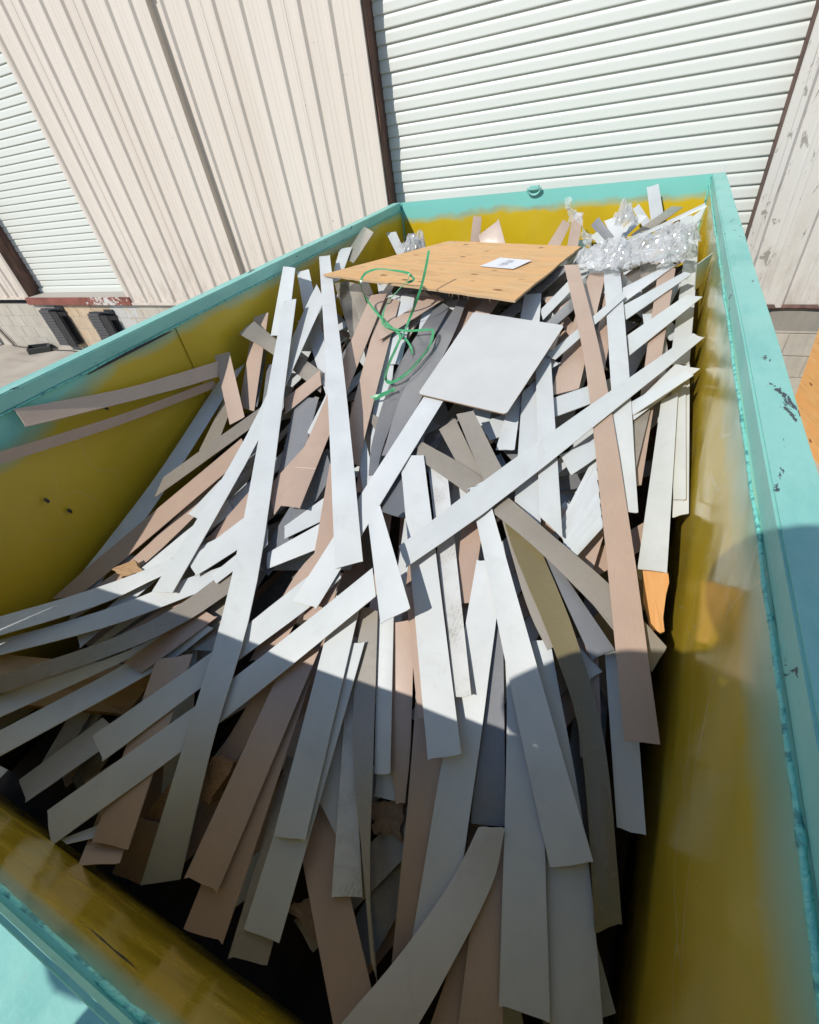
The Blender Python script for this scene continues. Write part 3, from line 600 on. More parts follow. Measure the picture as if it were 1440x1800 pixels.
STRIPS = [
('W','bluish white strip lying in shade along the foot of the left wall',[(-2.015,1.635,-0.95,-1.951,1.802,-0.919),(-1.995,1.487,-0.989,-1.921,1.613,-0.966),(-1.974,1.35,-1.025,-1.891,1.438,-1.009),(-1.955,1.221,-1.059,-1.864,1.277,-1.048),(-1.94,1.097,-1.093,-1.843,1.13,-1.086),(-1.933,0.977,-1.128,-1.828,0.996,-1.122),(-1.933,0.859,-1.163,-1.821,0.875,-1.157),(-1.939,0.744,-1.2,-1.819,0.763,-1.191),(-1.947,0.633,-1.236,-1.82,0.658,-1.225),(-1.957,0.526,-1.271,-1.822,0.559,-1.257),(-1.964,0.424,-1.304,-1.822,0.463,-1.287)]),
('T','short taupe strip peeping out below the leaning tan strip at the left wall',[(-1.892,1.551,-0.973,-1.836,1.571,-0.969),(-1.794,1.192,-1.065,-1.703,1.207,-1.061)]),
('W','thin white strip ending beside the tan strip near the lower left wall',[(-1.647,0.588,-1.225,-1.577,0.591,-1.224),(-1.624,0.636,-1.211,-1.554,0.63,-1.213),(-1.601,0.686,-1.197,-1.531,0.671,-1.201),(-1.577,0.735,-1.183,-1.507,0.712,-1.19),(-1.554,0.783,-1.169,-1.485,0.752,-1.179),(-1.533,0.826,-1.158,-1.466,0.789,-1.17),(-1.516,0.862,-1.15,-1.449,0.822,-1.163),(-1.501,0.894,-1.144,-1.436,0.852,-1.158),(-1.488,0.923,-1.14,-1.424,0.88,-1.153),(-1.475,0.951,-1.136,-1.412,0.909,-1.149),(-1.461,0.981,-1.13,-1.399,0.938,-1.144)]),
('K','long tan strip slanting up from the lower left corner along the olive wall',[(-1.992,0.396,-1.297,-1.862,0.439,-1.278),(-1.975,0.434,-1.285,-1.847,0.469,-1.27),(-1.961,0.467,-1.274,-1.834,0.493,-1.263),(-1.945,0.503,-1.262,-1.82,0.52,-1.255),(-1.924,0.551,-1.247,-1.801,0.559,-1.244),(-1.893,0.621,-1.226,-1.773,0.618,-1.227),(-1.849,0.721,-1.197,-1.734,0.705,-1.202),(-1.795,0.846,-1.161,-1.684,0.816,-1.17),(-1.732,0.989,-1.12,-1.628,0.942,-1.133),(-1.665,1.142,-1.077,-1.568,1.077,-1.094),(-1.599,1.294,-1.033,-1.508,1.21,-1.056)]),
('K','darker tan strip tucked under the long tan strip at the left',[(-1.892,0.428,-1.295,-1.836,0.446,-1.287),(-1.863,0.464,-1.285,-1.802,0.48,-1.278),(-1.834,0.495,-1.275,-1.766,0.51,-1.269),(-1.805,0.529,-1.265,-1.731,0.543,-1.26),(-1.776,0.573,-1.253,-1.697,0.584,-1.249),(-1.747,0.635,-1.236,-1.666,0.641,-1.234),(-1.718,0.723,-1.214,-1.637,0.721,-1.214),(-1.689,0.833,-1.187,-1.609,0.821,-1.19),(-1.659,0.96,-1.156,-1.581,0.936,-1.163),(-1.627,1.097,-1.123,-1.552,1.059,-1.134),(-1.594,1.235,-1.089,-1.522,1.182,-1.105)]),
('K','tan piece showing between the two longest white strips',[(-1.439,0.793,-1.183,-1.356,0.782,-1.187),(-1.352,1.086,-1.082,-1.285,0.995,-1.11)]),
('K','brown strip crossing behind the longest white strip at mid height',[(-1.276,1.05,-1.078,-1.174,0.945,-1.111),(-1.214,1.35,-1.004,-1.136,1.253,-1.029)]),
('W','short white offcut with a torn end left of the slanting white strip',[(-1.588,0.87,-1.14,-1.516,0.858,-1.144),(-1.547,1.049,-1.091,-1.499,1.102,-1.075)]),
('G','grey strip behind the two tan pieces at the left wall',[(-2.015,1.949,-0.886,-1.895,1.957,-0.884),(-1.799,1.577,-0.995,-1.681,1.528,-1.006)]),
('G','dark grey strip slanting between the longest white strip and the white one beside it',[(-1.164,0.776,-1.196,-1.082,0.735,-1.209),(-1.115,1.282,-1.017,-1.018,1.174,-1.046)]),
('W','upper of two short white rungs left of the broad white centre strip',[(-1.106,0.913,-1.126,-1.078,0.866,-1.141),(-0.977,1.104,-1.071,-0.925,1.004,-1.102)]),
('W','lower of two short white rungs left of the broad white centre strip',[(-1.126,0.805,-1.172,-1.091,0.749,-1.19),(-0.933,0.977,-1.1,-0.883,0.882,-1.13)]),
('W','white strip crossing under the longest white strip beside the rungs',[(-1.436,0.685,-1.187,-1.356,0.641,-1.202),(-1.26,0.971,-1.102,-1.202,0.831,-1.146)]),
('W','narrow white strip below the rungs, under the longest white strip',[(-1.289,0.66,-1.193,-1.248,0.635,-1.202),(-1.161,0.878,-1.123,-1.124,0.819,-1.142)]),
('K','tan strip with its square end lit below the broad white centre strip',[(-1.034,1.19,-1.012,-0.955,1.204,-1.009),(-1.011,1.118,-1.038,-0.925,1.134,-1.033),(-0.988,1.048,-1.063,-0.896,1.066,-1.057),(-0.966,0.981,-1.086,-0.868,1.001,-1.08),(-0.945,0.918,-1.109,-0.843,0.941,-1.102),(-0.927,0.86,-1.13,-0.821,0.884,-1.123),(-0.91,0.807,-1.151,-0.804,0.832,-1.143),(-0.895,0.757,-1.172,-0.79,0.783,-1.163),(-0.88,0.71,-1.191,-0.778,0.736,-1.182),(-0.867,0.665,-1.21,-0.766,0.691,-1.201),(-0.853,0.62,-1.229,-0.754,0.647,-1.219)]),
('K','brown strip in the gap under the white diagonal at the centre left',[(-0.989,0.461,-1.304,-0.897,0.47,-1.3),(-0.986,0.519,-1.281,-0.892,0.527,-1.278),(-0.982,0.581,-1.256,-0.887,0.588,-1.253),(-0.979,0.644,-1.231,-0.881,0.649,-1.229),(-0.973,0.704,-1.207,-0.875,0.708,-1.206),(-0.965,0.757,-1.187,-0.867,0.76,-1.186),(-0.952,0.801,-1.171,-0.857,0.802,-1.17),(-0.936,0.837,-1.158,-0.845,0.836,-1.158),(-0.918,0.868,-1.148,-0.832,0.865,-1.148),(-0.9,0.898,-1.138,-0.818,0.893,-1.139),(-0.882,0.93,-1.126,-0.805,0.924,-1.128)]),
('W','dark grey strip end deep in the shade at the near left corner',[(-1.626,-0.115,-1.505,-1.535,-0.146,-1.51),(-1.472,0.14,-1.449,-1.352,0.126,-1.454)]),
('W','bluish strip just under the taupe band at the left edge',[(-1.854,-0.053,-1.296,-1.762,-0.105,-1.305),(-1.785,0.021,-1.304,-1.714,-0.03,-1.315),(-1.711,0.101,-1.314,-1.661,0.052,-1.326),(-1.636,0.182,-1.324,-1.606,0.136,-1.338),(-1.565,0.26,-1.332,-1.552,0.218,-1.347),(-1.504,0.327,-1.336,-1.501,0.29,-1.352),(-1.457,0.38,-1.334,-1.457,0.345,-1.35),(-1.423,0.421,-1.327,-1.419,0.387,-1.343),(-1.396,0.454,-1.318,-1.385,0.42,-1.334),(-1.371,0.485,-1.309,-1.352,0.451,-1.323),(-1.341,0.521,-1.3,-1.316,0.487,-1.314)]),
('W','white strip running out over the bare plank at the left edge',[(-1.739,-0.139,-1.335,-1.655,-0.185,-1.341),(-1.689,-0.055,-1.34,-1.597,-0.093,-1.344),(-1.635,0.036,-1.345,-1.534,0.01,-1.348),(-1.578,0.132,-1.351,-1.469,0.117,-1.352),(-1.522,0.224,-1.354,-1.405,0.219,-1.354),(-1.469,0.304,-1.352,-1.348,0.307,-1.351),(-1.424,0.365,-1.344,-1.304,0.371,-1.343),(-1.385,0.41,-1.331,-1.271,0.414,-1.331),(-1.351,0.445,-1.315,-1.245,0.446,-1.316),(-1.317,0.478,-1.298,-1.22,0.474,-1.3),(-1.281,0.515,-1.283,-1.192,0.509,-1.286)]),
('K','short mauve tan strip end above the bare plank',[(-1.467,0.301,-1.338,-1.365,0.298,-1.339),(-1.286,0.555,-1.26,-1.197,0.541,-1.266)]),
('W','second white strip from the top of the left fan, with a smudge',[(-2.015,0.078,-1.226,-1.961,0.045,-1.236),(-1.949,0.142,-1.233,-1.892,0.107,-1.244),(-1.881,0.208,-1.241,-1.82,0.173,-1.254),(-1.811,0.275,-1.25,-1.746,0.239,-1.264),(-1.742,0.341,-1.256,-1.674,0.303,-1.271),(-1.677,0.401,-1.258,-1.607,0.362,-1.275),(-1.616,0.454,-1.255,-1.546,0.413,-1.272),(-1.558,0.502,-1.247,-1.49,0.459,-1.265),(-1.505,0.546,-1.237,-1.438,0.5,-1.255),(-1.455,0.585,-1.227,-1.391,0.537,-1.246),(-1.408,0.622,-1.219,-1.348,0.572,-1.238),(-1.366,0.655,-1.214,-1.31,0.601,-1.233),(-1.329,0.683,-1.21,-1.279,0.626,-1.23),(-1.296,0.709,-1.206,-1.251,0.648,-1.227),(-1.262,0.733,-1.202,-1.224,0.669,-1.224),(-1.228,0.759,-1.199,-1.195,0.691,-1.221)]),
('W','uppermost white strip of the fan leaving the left edge',[(-2.015,0.131,-1.155,-1.944,0.084,-1.171),(-1.972,0.19,-1.169,-1.895,0.147,-1.185),(-1.927,0.252,-1.186,-1.843,0.214,-1.2),(-1.88,0.316,-1.202,-1.789,0.282,-1.216),(-1.831,0.379,-1.216,-1.736,0.349,-1.229),(-1.78,0.439,-1.224,-1.686,0.409,-1.237),(-1.728,0.491,-1.224,-1.644,0.458,-1.238),(-1.675,0.536,-1.219,-1.61,0.497,-1.235),(-1.622,0.578,-1.21,-1.578,0.532,-1.228),(-1.569,0.621,-1.199,-1.542,0.568,-1.219),(-1.515,0.669,-1.189,-1.498,0.61,-1.21),(-1.459,0.722,-1.18,-1.442,0.659,-1.201),(-1.402,0.778,-1.169,-1.379,0.712,-1.191),(-1.344,0.837,-1.157,-1.311,0.767,-1.18),(-1.285,0.896,-1.145,-1.243,0.823,-1.169),(-1.226,0.956,-1.133,-1.176,0.877,-1.158)]),
('T','curved taupe band in the left fan between the white strips',[(-1.911,-0.006,-1.271,-1.842,-0.046,-1.279),(-1.833,0.055,-1.266,-1.759,0.023,-1.274),(-1.751,0.12,-1.262,-1.669,0.095,-1.267),(-1.67,0.184,-1.257,-1.581,0.167,-1.261),(-1.596,0.244,-1.253,-1.501,0.235,-1.256),(-1.534,0.299,-1.25,-1.437,0.293,-1.252),(-1.488,0.346,-1.249,-1.391,0.339,-1.252),(-1.455,0.387,-1.249,-1.362,0.377,-1.254),(-1.429,0.425,-1.251,-1.341,0.41,-1.258),(-1.404,0.462,-1.25,-1.323,0.441,-1.26),(-1.377,0.503,-1.246,-1.301,0.473,-1.259),(-1.347,0.546,-1.238,-1.276,0.505,-1.254),(-1.317,0.59,-1.227,-1.253,0.536,-1.247),(-1.288,0.634,-1.213,-1.23,0.566,-1.238),(-1.258,0.679,-1.2,-1.207,0.596,-1.228),(-1.228,0.724,-1.187,-1.183,0.627,-1.22)]),
('K','brown strip in the dark gap between the fan of white strips',[(-1.602,0.373,-1.348,-1.495,0.361,-1.352),(-1.392,0.597,-1.259,-1.315,0.573,-1.268)]),
('T','short grey brown strip end beside the longest white strip',[(-1.302,0.424,-1.345,-1.173,0.45,-1.334),(-1.229,0.732,-1.218,-1.141,0.686,-1.234)]),
('W','white strip with a turned corner, third from the near left corner',[(-1.387,0.078,-1.386,-1.29,0.038,-1.397),(-1.333,0.145,-1.363,-1.252,0.092,-1.381),(-1.277,0.214,-1.338,-1.214,0.147,-1.364),(-1.221,0.282,-1.314,-1.175,0.202,-1.347),(-1.167,0.35,-1.291,-1.135,0.259,-1.33),(-1.117,0.416,-1.268,-1.092,0.318,-1.311),(-1.07,0.482,-1.247,-1.043,0.383,-1.289),(-1.025,0.55,-1.225,-0.989,0.453,-1.264),(-0.983,0.616,-1.204,-0.935,0.524,-1.239),(-0.944,0.676,-1.186,-0.885,0.589,-1.216),(-0.912,0.726,-1.17,-0.846,0.643,-1.198),(-0.887,0.763,-1.158,-0.819,0.682,-1.184),(-0.87,0.788,-1.149,-0.803,0.71,-1.174),(-0.857,0.807,-1.142,-0.792,0.731,-1.167),(-0.845,0.824,-1.136,-0.783,0.751,-1.16),(-0.83,0.844,-1.129,-0.771,0.774,-1.152)]),
('K','tan strip slanting down under two white ones at lower left',[(-1.332,0.348,-1.317,-1.197,0.404,-1.293),(-1.177,-0.127,-1.461,-1.054,-0.1,-1.456)]),
('K','pale mauve strip end below the tan strip at lower left',[(-1.342,0.029,-1.535,-1.212,0.058,-1.526),(-1.17,-0.185,-1.467,-1.053,-0.13,-1.459)]),
('K','dark brown strip end under the foot of the longest white strip',[(-1.145,-0.033,-1.538,-1.035,-0.006,-1.532),(-1.199,-0.177,-1.661,-1.078,-0.159,-1.659)]),
('W','thin shaded strip peeking below the near left white end',[(-1.172,-0.063,-1.47,-1.12,-0.075,-1.472),(-1.282,-0.165,-1.464,-1.251,-0.164,-1.464)]),
('W','long white diagonal whose end is nearest the yellow near wall',[(-1.381,-0.129,-1.448,-1.285,-0.183,-1.456),(-1.304,-0.03,-1.417,-1.224,-0.099,-1.434),(-1.224,0.074,-1.385,-1.163,-0.012,-1.414),(-1.143,0.179,-1.353,-1.099,0.076,-1.392),(-1.062,0.282,-1.319,-1.033,0.167,-1.365),(-0.984,0.38,-1.281,-0.963,0.259,-1.332),(-0.909,0.47,-1.24,-0.889,0.35,-1.29),(-0.838,0.552,-1.196,-0.813,0.439,-1.242),(-0.769,0.629,-1.152,-0.737,0.527,-1.191),(-0.702,0.704,-1.108,-0.662,0.613,-1.14),(-0.634,0.782,-1.064,-0.587,0.7,-1.091)]),
('K','brown strip right of the longest white strip in the near shadow',[(-0.902,0.418,-1.305,-0.813,0.477,-1.279),(-1.019,0.003,-1.539,-0.954,0.032,-1.531)]),
('K','front tan strip of the pair right of the longest white strip',[(-0.839,0.518,-1.24,-0.738,0.546,-1.229),(-0.852,-0.077,-1.465,-0.742,-0.066,-1.463)]),
('K','rear tan strip of the pair, ending lower over the near wall',[(-0.827,0.445,-1.287,-0.735,0.471,-1.276),(-0.799,-0.166,-1.511,-0.679,-0.141,-1.507)]),
('T','taupe strip end lowest under the doubled white strips near the front wall',[(-0.73,0.27,-1.395,-0.623,0.291,-1.386),(-0.65,-0.157,-1.513,-0.547,-0.13,-1.508)]),
('W','lower of two stacked white strips left of centre in the near shadow',[(-0.69,0.573,-1.212,-0.596,0.599,-1.202),(-0.637,-0.1,-1.487,-0.535,-0.082,-1.483)]),
('W','upper of two stacked white strips left of centre in the near shadow',[(-0.742,0.692,-1.149,-0.655,0.715,-1.142),(-0.646,0.089,-1.396,-0.555,0.113,-1.388)]),
('K','wide mauve strip dropping to the bottom edge left of the centre gap',[(-0.675,0.191,-1.436,-0.564,0.23,-1.42),(-0.653,0.168,-1.44,-0.543,0.207,-1.425),(-0.635,0.15,-1.443,-0.525,0.188,-1.429),(-0.616,0.13,-1.447,-0.507,0.168,-1.433),(-0.592,0.105,-1.452,-0.484,0.144,-1.438),(-0.558,0.071,-1.458,-0.453,0.112,-1.445),(-0.513,0.026,-1.466,-0.414,0.071,-1.454),(-0.463,-0.024,-1.475,-0.37,0.026,-1.463),(-0.412,-0.075,-1.484,-0.324,-0.02,-1.473),(-0.364,-0.122,-1.492,-0.281,-0.064,-1.482),(-0.321,-0.164,-1.5,-0.243,-0.103,-1.49)]),
('W','grey white strip between the stacked pair and the scuffed strip',[(-0.645,0.525,-1.276,-0.601,0.538,-1.271),(-0.591,0.214,-1.403,-0.48,0.147,-1.429)]),
('Wt','scuffed white strip with bubble marks ending above the mauve strip',[(-0.672,0.614,-1.231,-0.62,0.629,-1.225),(-0.649,0.557,-1.252,-0.601,0.575,-1.246),(-0.627,0.504,-1.273,-0.586,0.524,-1.264),(-0.606,0.453,-1.292,-0.57,0.475,-1.283),(-0.584,0.4,-1.312,-0.551,0.424,-1.302),(-0.562,0.344,-1.334,-0.528,0.369,-1.323),(-0.538,0.283,-1.357,-0.499,0.309,-1.346),(-0.515,0.221,-1.38,-0.466,0.247,-1.37),(-0.491,0.159,-1.404,-0.433,0.185,-1.395),(-0.469,0.099,-1.426,-0.401,0.127,-1.418),(-0.448,0.044,-1.447,-0.372,0.073,-1.439)]),
('T','narrow glassy grey strip hanging down the middle of the pile',[(-0.66,0.702,-1.173,-0.596,0.7,-1.173),(-0.633,0.626,-1.204,-0.569,0.631,-1.202),(-0.608,0.554,-1.235,-0.544,0.566,-1.23),(-0.584,0.486,-1.263,-0.52,0.504,-1.256),(-0.559,0.422,-1.29,-0.497,0.443,-1.281),(-0.533,0.363,-1.313,-0.473,0.382,-1.305),(-0.504,0.308,-1.335,-0.448,0.32,-1.329),(-0.474,0.257,-1.354,-0.423,0.256,-1.353),(-0.444,0.21,-1.371,-0.4,0.195,-1.376),(-0.416,0.167,-1.387,-0.377,0.141,-1.395),(-0.392,0.128,-1.401,-0.357,0.096,-1.412),(-0.371,0.094,-1.414,-0.339,0.06,-1.424),(-0.352,0.063,-1.425,-0.322,0.031,-1.434),(-0.335,0.035,-1.435,-0.307,0.006,-1.443),(-0.319,0.008,-1.444,-0.291,-0.018,-1.451),(-0.302,-0.019,-1.454,-0.276,-0.042,-1.459)]),
('W','slim white strip left of the brown gap at the centre',[(-0.601,0.706,-1.183,-0.549,0.72,-1.178),(-0.444,0.314,-1.347,-0.401,0.329,-1.341)]),
('W','white strip end just above the torn brown cardboard',[(-0.521,0.63,-1.241,-0.472,0.644,-1.236),(-0.436,0.276,-1.404,-0.354,0.29,-1.398)]),
('K','mauve strip above the brown cardboard in the middle',[(-0.544,0.692,-1.199,-0.479,0.719,-1.19),(-0.52,0.628,-1.229,-0.456,0.653,-1.22),(-0.498,0.564,-1.258,-0.433,0.587,-1.249),(-0.476,0.504,-1.285,-0.412,0.526,-1.277),(-0.456,0.451,-1.31,-0.394,0.471,-1.301),(-0.438,0.407,-1.33,-0.379,0.426,-1.322),(-0.423,0.373,-1.347,-0.369,0.39,-1.339),(-0.408,0.346,-1.359,-0.361,0.361,-1.353),(-0.395,0.324,-1.37,-0.356,0.337,-1.365),(-0.382,0.303,-1.381,-0.351,0.314,-1.376),(-0.369,0.281,-1.392,-0.345,0.29,-1.388)]),
('K','shaded mauve strip right of the dark centre gap',[(-0.436,0.643,-1.216,-0.357,0.666,-1.208),(-0.418,0.585,-1.241,-0.339,0.612,-1.231),(-0.402,0.532,-1.265,-0.322,0.563,-1.252),(-0.386,0.48,-1.288,-0.306,0.515,-1.273),(-0.37,0.424,-1.313,-0.29,0.462,-1.296),(-0.353,0.36,-1.341,-0.277,0.402,-1.323),(-0.334,0.288,-1.373,-0.265,0.332,-1.355),(-0.316,0.211,-1.407,-0.255,0.255,-1.39),(-0.297,0.133,-1.441,-0.246,0.178,-1.426),(-0.279,0.059,-1.474,-0.238,0.103,-1.461),(-0.263,-0.009,-1.503,-0.23,0.035,-1.493)]),
('K','thin tan strip edging the white strip at the centre',[(-0.544,0.807,-1.15,-0.478,0.824,-1.145),(-0.366,0.467,-1.262,-0.32,0.482,-1.256)]),
('G','slate blue strip end hanging above the curled beige strip',[(-0.274,0.817,-1.171,-0.226,0.83,-1.167),(-0.164,0.308,-1.369,-0.081,0.333,-1.359)]),
('W','white strip fanning left of the slate blue strip end',[(-0.344,0.947,-1.109,-0.26,0.967,-1.103),(-0.328,0.82,-1.156,-0.243,0.849,-1.145),(-0.313,0.702,-1.199,-0.227,0.741,-1.183),(-0.299,0.593,-1.239,-0.213,0.64,-1.219),(-0.286,0.493,-1.277,-0.199,0.545,-1.254),(-0.274,0.402,-1.312,-0.187,0.457,-1.288),(-0.264,0.319,-1.346,-0.177,0.373,-1.324),(-0.254,0.243,-1.379,-0.167,0.293,-1.359),(-0.245,0.172,-1.41,-0.158,0.217,-1.393),(-0.237,0.105,-1.44,-0.15,0.145,-1.427),(-0.229,0.04,-1.468,-0.142,0.077,-1.457)]),
('W','white strip with a ragged end at the tip of the sunlit patch',[(-0.758,1.281,-0.989,-0.663,1.297,-0.984),(-0.689,1.146,-1.032,-0.6,1.171,-1.024),(-0.627,1.022,-1.071,-0.542,1.057,-1.06),(-0.57,0.91,-1.106,-0.49,0.951,-1.093),(-0.519,0.809,-1.138,-0.442,0.855,-1.123),(-0.473,0.719,-1.167,-0.398,0.768,-1.151),(-0.433,0.639,-1.192,-0.357,0.687,-1.176),(-0.397,0.567,-1.216,-0.32,0.613,-1.199),(-0.364,0.501,-1.237,-0.285,0.544,-1.22),(-0.332,0.439,-1.257,-0.253,0.48,-1.24),(-0.303,0.381,-1.276,-0.222,0.42,-1.258)]),
('Wt','dirty white strip with tyre prints at the centre',[(-0.667,1.331,-1.008,-0.593,1.343,-1.005),(-0.283,0.545,-1.229,-0.24,0.561,-1.222)]),
('K','brown strip in the gap below the broad diagonal',[(-0.439,1.077,-1.087,-0.366,1.093,-1.082),(-0.373,0.808,-1.171,-0.321,0.822,-1.167)]),
('K','dark brown strip beneath the curled beige strip at the bottom',[(-0.114,0.209,-1.438,-0.081,0.203,-1.44),(-0.146,-0.086,-1.494,-0.073,-0.053,-1.488)]),
('K','tan strip between the curled beige strip and a white one at the bottom',[(-0.131,0.287,-1.377,-0.076,0.314,-1.366),(-0.12,0.211,-1.399,-0.058,0.24,-1.389),(-0.109,0.136,-1.421,-0.039,0.168,-1.411),(-0.099,0.068,-1.441,-0.023,0.102,-1.432),(-0.091,0.012,-1.457,-0.009,0.048,-1.448),(-0.086,-0.028,-1.469,0,0.01,-1.46),(-0.083,-0.05,-1.475,0.006,-0.01,-1.466),(-0.082,-0.058,-1.477,0.008,-0.018,-1.468),(-0.082,-0.059,-1.476,0.008,-0.019,-1.468),(-0.082,-0.058,-1.475,0.008,-0.018,-1.467),(-0.082,-0.061,-1.476,0.009,-0.02,-1.467)]),
('W','wide white strip ending at the bottom edge right of centre',[(-0.207,0.775,-1.17,-0.157,0.789,-1.166),(-0.19,0.722,-1.191,-0.133,0.739,-1.185),(-0.176,0.677,-1.208,-0.112,0.698,-1.2),(-0.161,0.631,-1.226,-0.091,0.655,-1.216),(-0.144,0.575,-1.247,-0.068,0.601,-1.236),(-0.125,0.502,-1.274,-0.043,0.529,-1.263),(-0.102,0.41,-1.306,-0.015,0.436,-1.296),(-0.078,0.309,-1.341,0.013,0.332,-1.332),(-0.055,0.208,-1.376,0.04,0.229,-1.369),(-0.033,0.114,-1.408,0.066,0.134,-1.402),(-0.014,0.032,-1.437,0.088,0.051,-1.431)]),
('W','white strip leaving the bottom edge below another white end',[(-0.123,0.77,-1.196,-0.074,0.784,-1.191),(-0.09,0.665,-1.233,-0.031,0.682,-1.227),(-0.06,0.568,-1.268,0.01,0.589,-1.26),(-0.032,0.479,-1.3,0.047,0.503,-1.29),(-0.007,0.398,-1.329,0.079,0.425,-1.318),(0.015,0.323,-1.356,0.106,0.354,-1.343),(0.035,0.254,-1.379,0.128,0.288,-1.365),(0.052,0.19,-1.4,0.147,0.227,-1.387),(0.067,0.131,-1.419,0.163,0.17,-1.406),(0.082,0.076,-1.437,0.178,0.117,-1.425),(0.096,0.023,-1.454,0.192,0.067,-1.442)]),
('W','broad white strip right of centre with a ragged lower end',[(-0.446,1.173,-1.011,-0.396,1.219,-0.998),(-0.442,1.168,-1.012,-0.391,1.207,-1.001),(-0.444,1.175,-1.008,-0.392,1.208,-0.999),(-0.443,1.177,-1.006,-0.39,1.202,-0.999),(-0.43,1.154,-1.014,-0.375,1.174,-1.008),(-0.397,1.093,-1.035,-0.338,1.11,-1.03),(-0.338,0.984,-1.075,-0.274,1,-1.069),(-0.266,0.847,-1.124,-0.195,0.864,-1.118),(-0.195,0.71,-1.174,-0.117,0.731,-1.165),(-0.133,0.593,-1.216,-0.051,0.618,-1.206),(-0.087,0.506,-1.249,-0.002,0.534,-1.237),(-0.054,0.446,-1.272,0.032,0.477,-1.26),(-0.029,0.4,-1.292,0.059,0.433,-1.278),(-0.007,0.361,-1.308,0.081,0.397,-1.293),(0.014,0.325,-1.324,0.101,0.364,-1.307),(0.034,0.288,-1.339,0.122,0.329,-1.322)]),
('B','beige strip curling away to the bottom edge',[(-0.14,0.299,-1.331,-0.079,0.318,-1.323),(-0.146,0.277,-1.343,-0.079,0.296,-1.335),(-0.151,0.257,-1.355,-0.078,0.277,-1.347),(-0.157,0.236,-1.367,-0.077,0.256,-1.359),(-0.164,0.213,-1.378,-0.078,0.233,-1.371),(-0.172,0.187,-1.389,-0.083,0.203,-1.383),(-0.183,0.157,-1.399,-0.092,0.165,-1.395),(-0.196,0.125,-1.409,-0.104,0.121,-1.408),(-0.21,0.091,-1.417,-0.118,0.075,-1.42),(-0.224,0.057,-1.426,-0.131,0.033,-1.431),(-0.24,0.022,-1.434,-0.142,-0.004,-1.441),(-0.258,-0.014,-1.443,-0.152,-0.033,-1.448),(-0.277,-0.051,-1.451,-0.161,-0.058,-1.454),(-0.297,-0.087,-1.459,-0.169,-0.08,-1.459),(-0.316,-0.124,-1.466,-0.177,-0.102,-1.464),(-0.335,-0.159,-1.474,-0.185,-0.124,-1.469)]),
('W','shaded white strip hanging below the long tan strip at the right wall',[(0.071,0.805,-1.19,0.142,0.81,-1.188),(0.161,0.416,-1.315,0.222,0.423,-1.312)]),
('K','dark brown strip in the gap beside the olive curved strip',[(-0.012,0.822,-1.201,0.048,0.839,-1.195),(0.058,0.533,-1.288,0.109,0.551,-1.281)]),
('T','pale taupe strip under the olive curved strip',[(-0.316,1.13,-1.063,-0.265,1.141,-1.06),(-0.282,1.069,-1.083,-0.233,1.089,-1.077),(-0.248,1.008,-1.103,-0.202,1.038,-1.094),(-0.216,0.952,-1.122,-0.173,0.99,-1.11),(-0.188,0.902,-1.138,-0.146,0.946,-1.124),(-0.163,0.862,-1.151,-0.123,0.908,-1.137),(-0.142,0.831,-1.162,-0.103,0.876,-1.147),(-0.124,0.807,-1.17,-0.086,0.849,-1.156),(-0.107,0.787,-1.177,-0.07,0.825,-1.165),(-0.091,0.769,-1.183,-0.056,0.802,-1.172),(-0.075,0.749,-1.19,-0.041,0.779,-1.18)]),
('O','long olive strip bowing down to the dark right corner',[(-0.315,1.154,-1.044,-0.25,1.156,-1.044),(-0.304,1.129,-1.052,-0.23,1.127,-1.052),(-0.296,1.108,-1.058,-0.211,1.102,-1.06),(-0.287,1.086,-1.065,-0.193,1.075,-1.068),(-0.272,1.058,-1.073,-0.172,1.046,-1.077),(-0.248,1.019,-1.086,-0.149,1.012,-1.088),(-0.213,0.967,-1.103,-0.122,0.973,-1.101),(-0.17,0.907,-1.123,-0.093,0.931,-1.115),(-0.125,0.846,-1.143,-0.063,0.886,-1.13),(-0.084,0.788,-1.163,-0.034,0.841,-1.145),(-0.05,0.737,-1.181,-0.007,0.795,-1.162),(-0.024,0.697,-1.196,0.019,0.751,-1.179),(-0.001,0.663,-1.211,0.044,0.707,-1.196),(0.019,0.63,-1.225,0.067,0.662,-1.214),(0.038,0.591,-1.241,0.09,0.613,-1.233),(0.058,0.541,-1.26,0.111,0.559,-1.253),(0.077,0.48,-1.282,0.13,0.498,-1.274),(0.096,0.412,-1.306,0.148,0.434,-1.296),(0.114,0.343,-1.329,0.164,0.369,-1.318),(0.13,0.277,-1.352,0.18,0.308,-1.339),(0.145,0.217,-1.372,0.194,0.252,-1.358)]),
('W','white strip end poking out right of the olive curved strip',[(-0.139,0.837,-1.18,-0.103,0.864,-1.171),(0.047,0.713,-1.222,0.075,0.744,-1.211)]),
('G','slate grey strip end beside the long tan strip',[(-0.144,1.017,-1.102,-0.087,0.986,-1.111),(0.044,0.756,-1.188,0.096,0.799,-1.174)]),
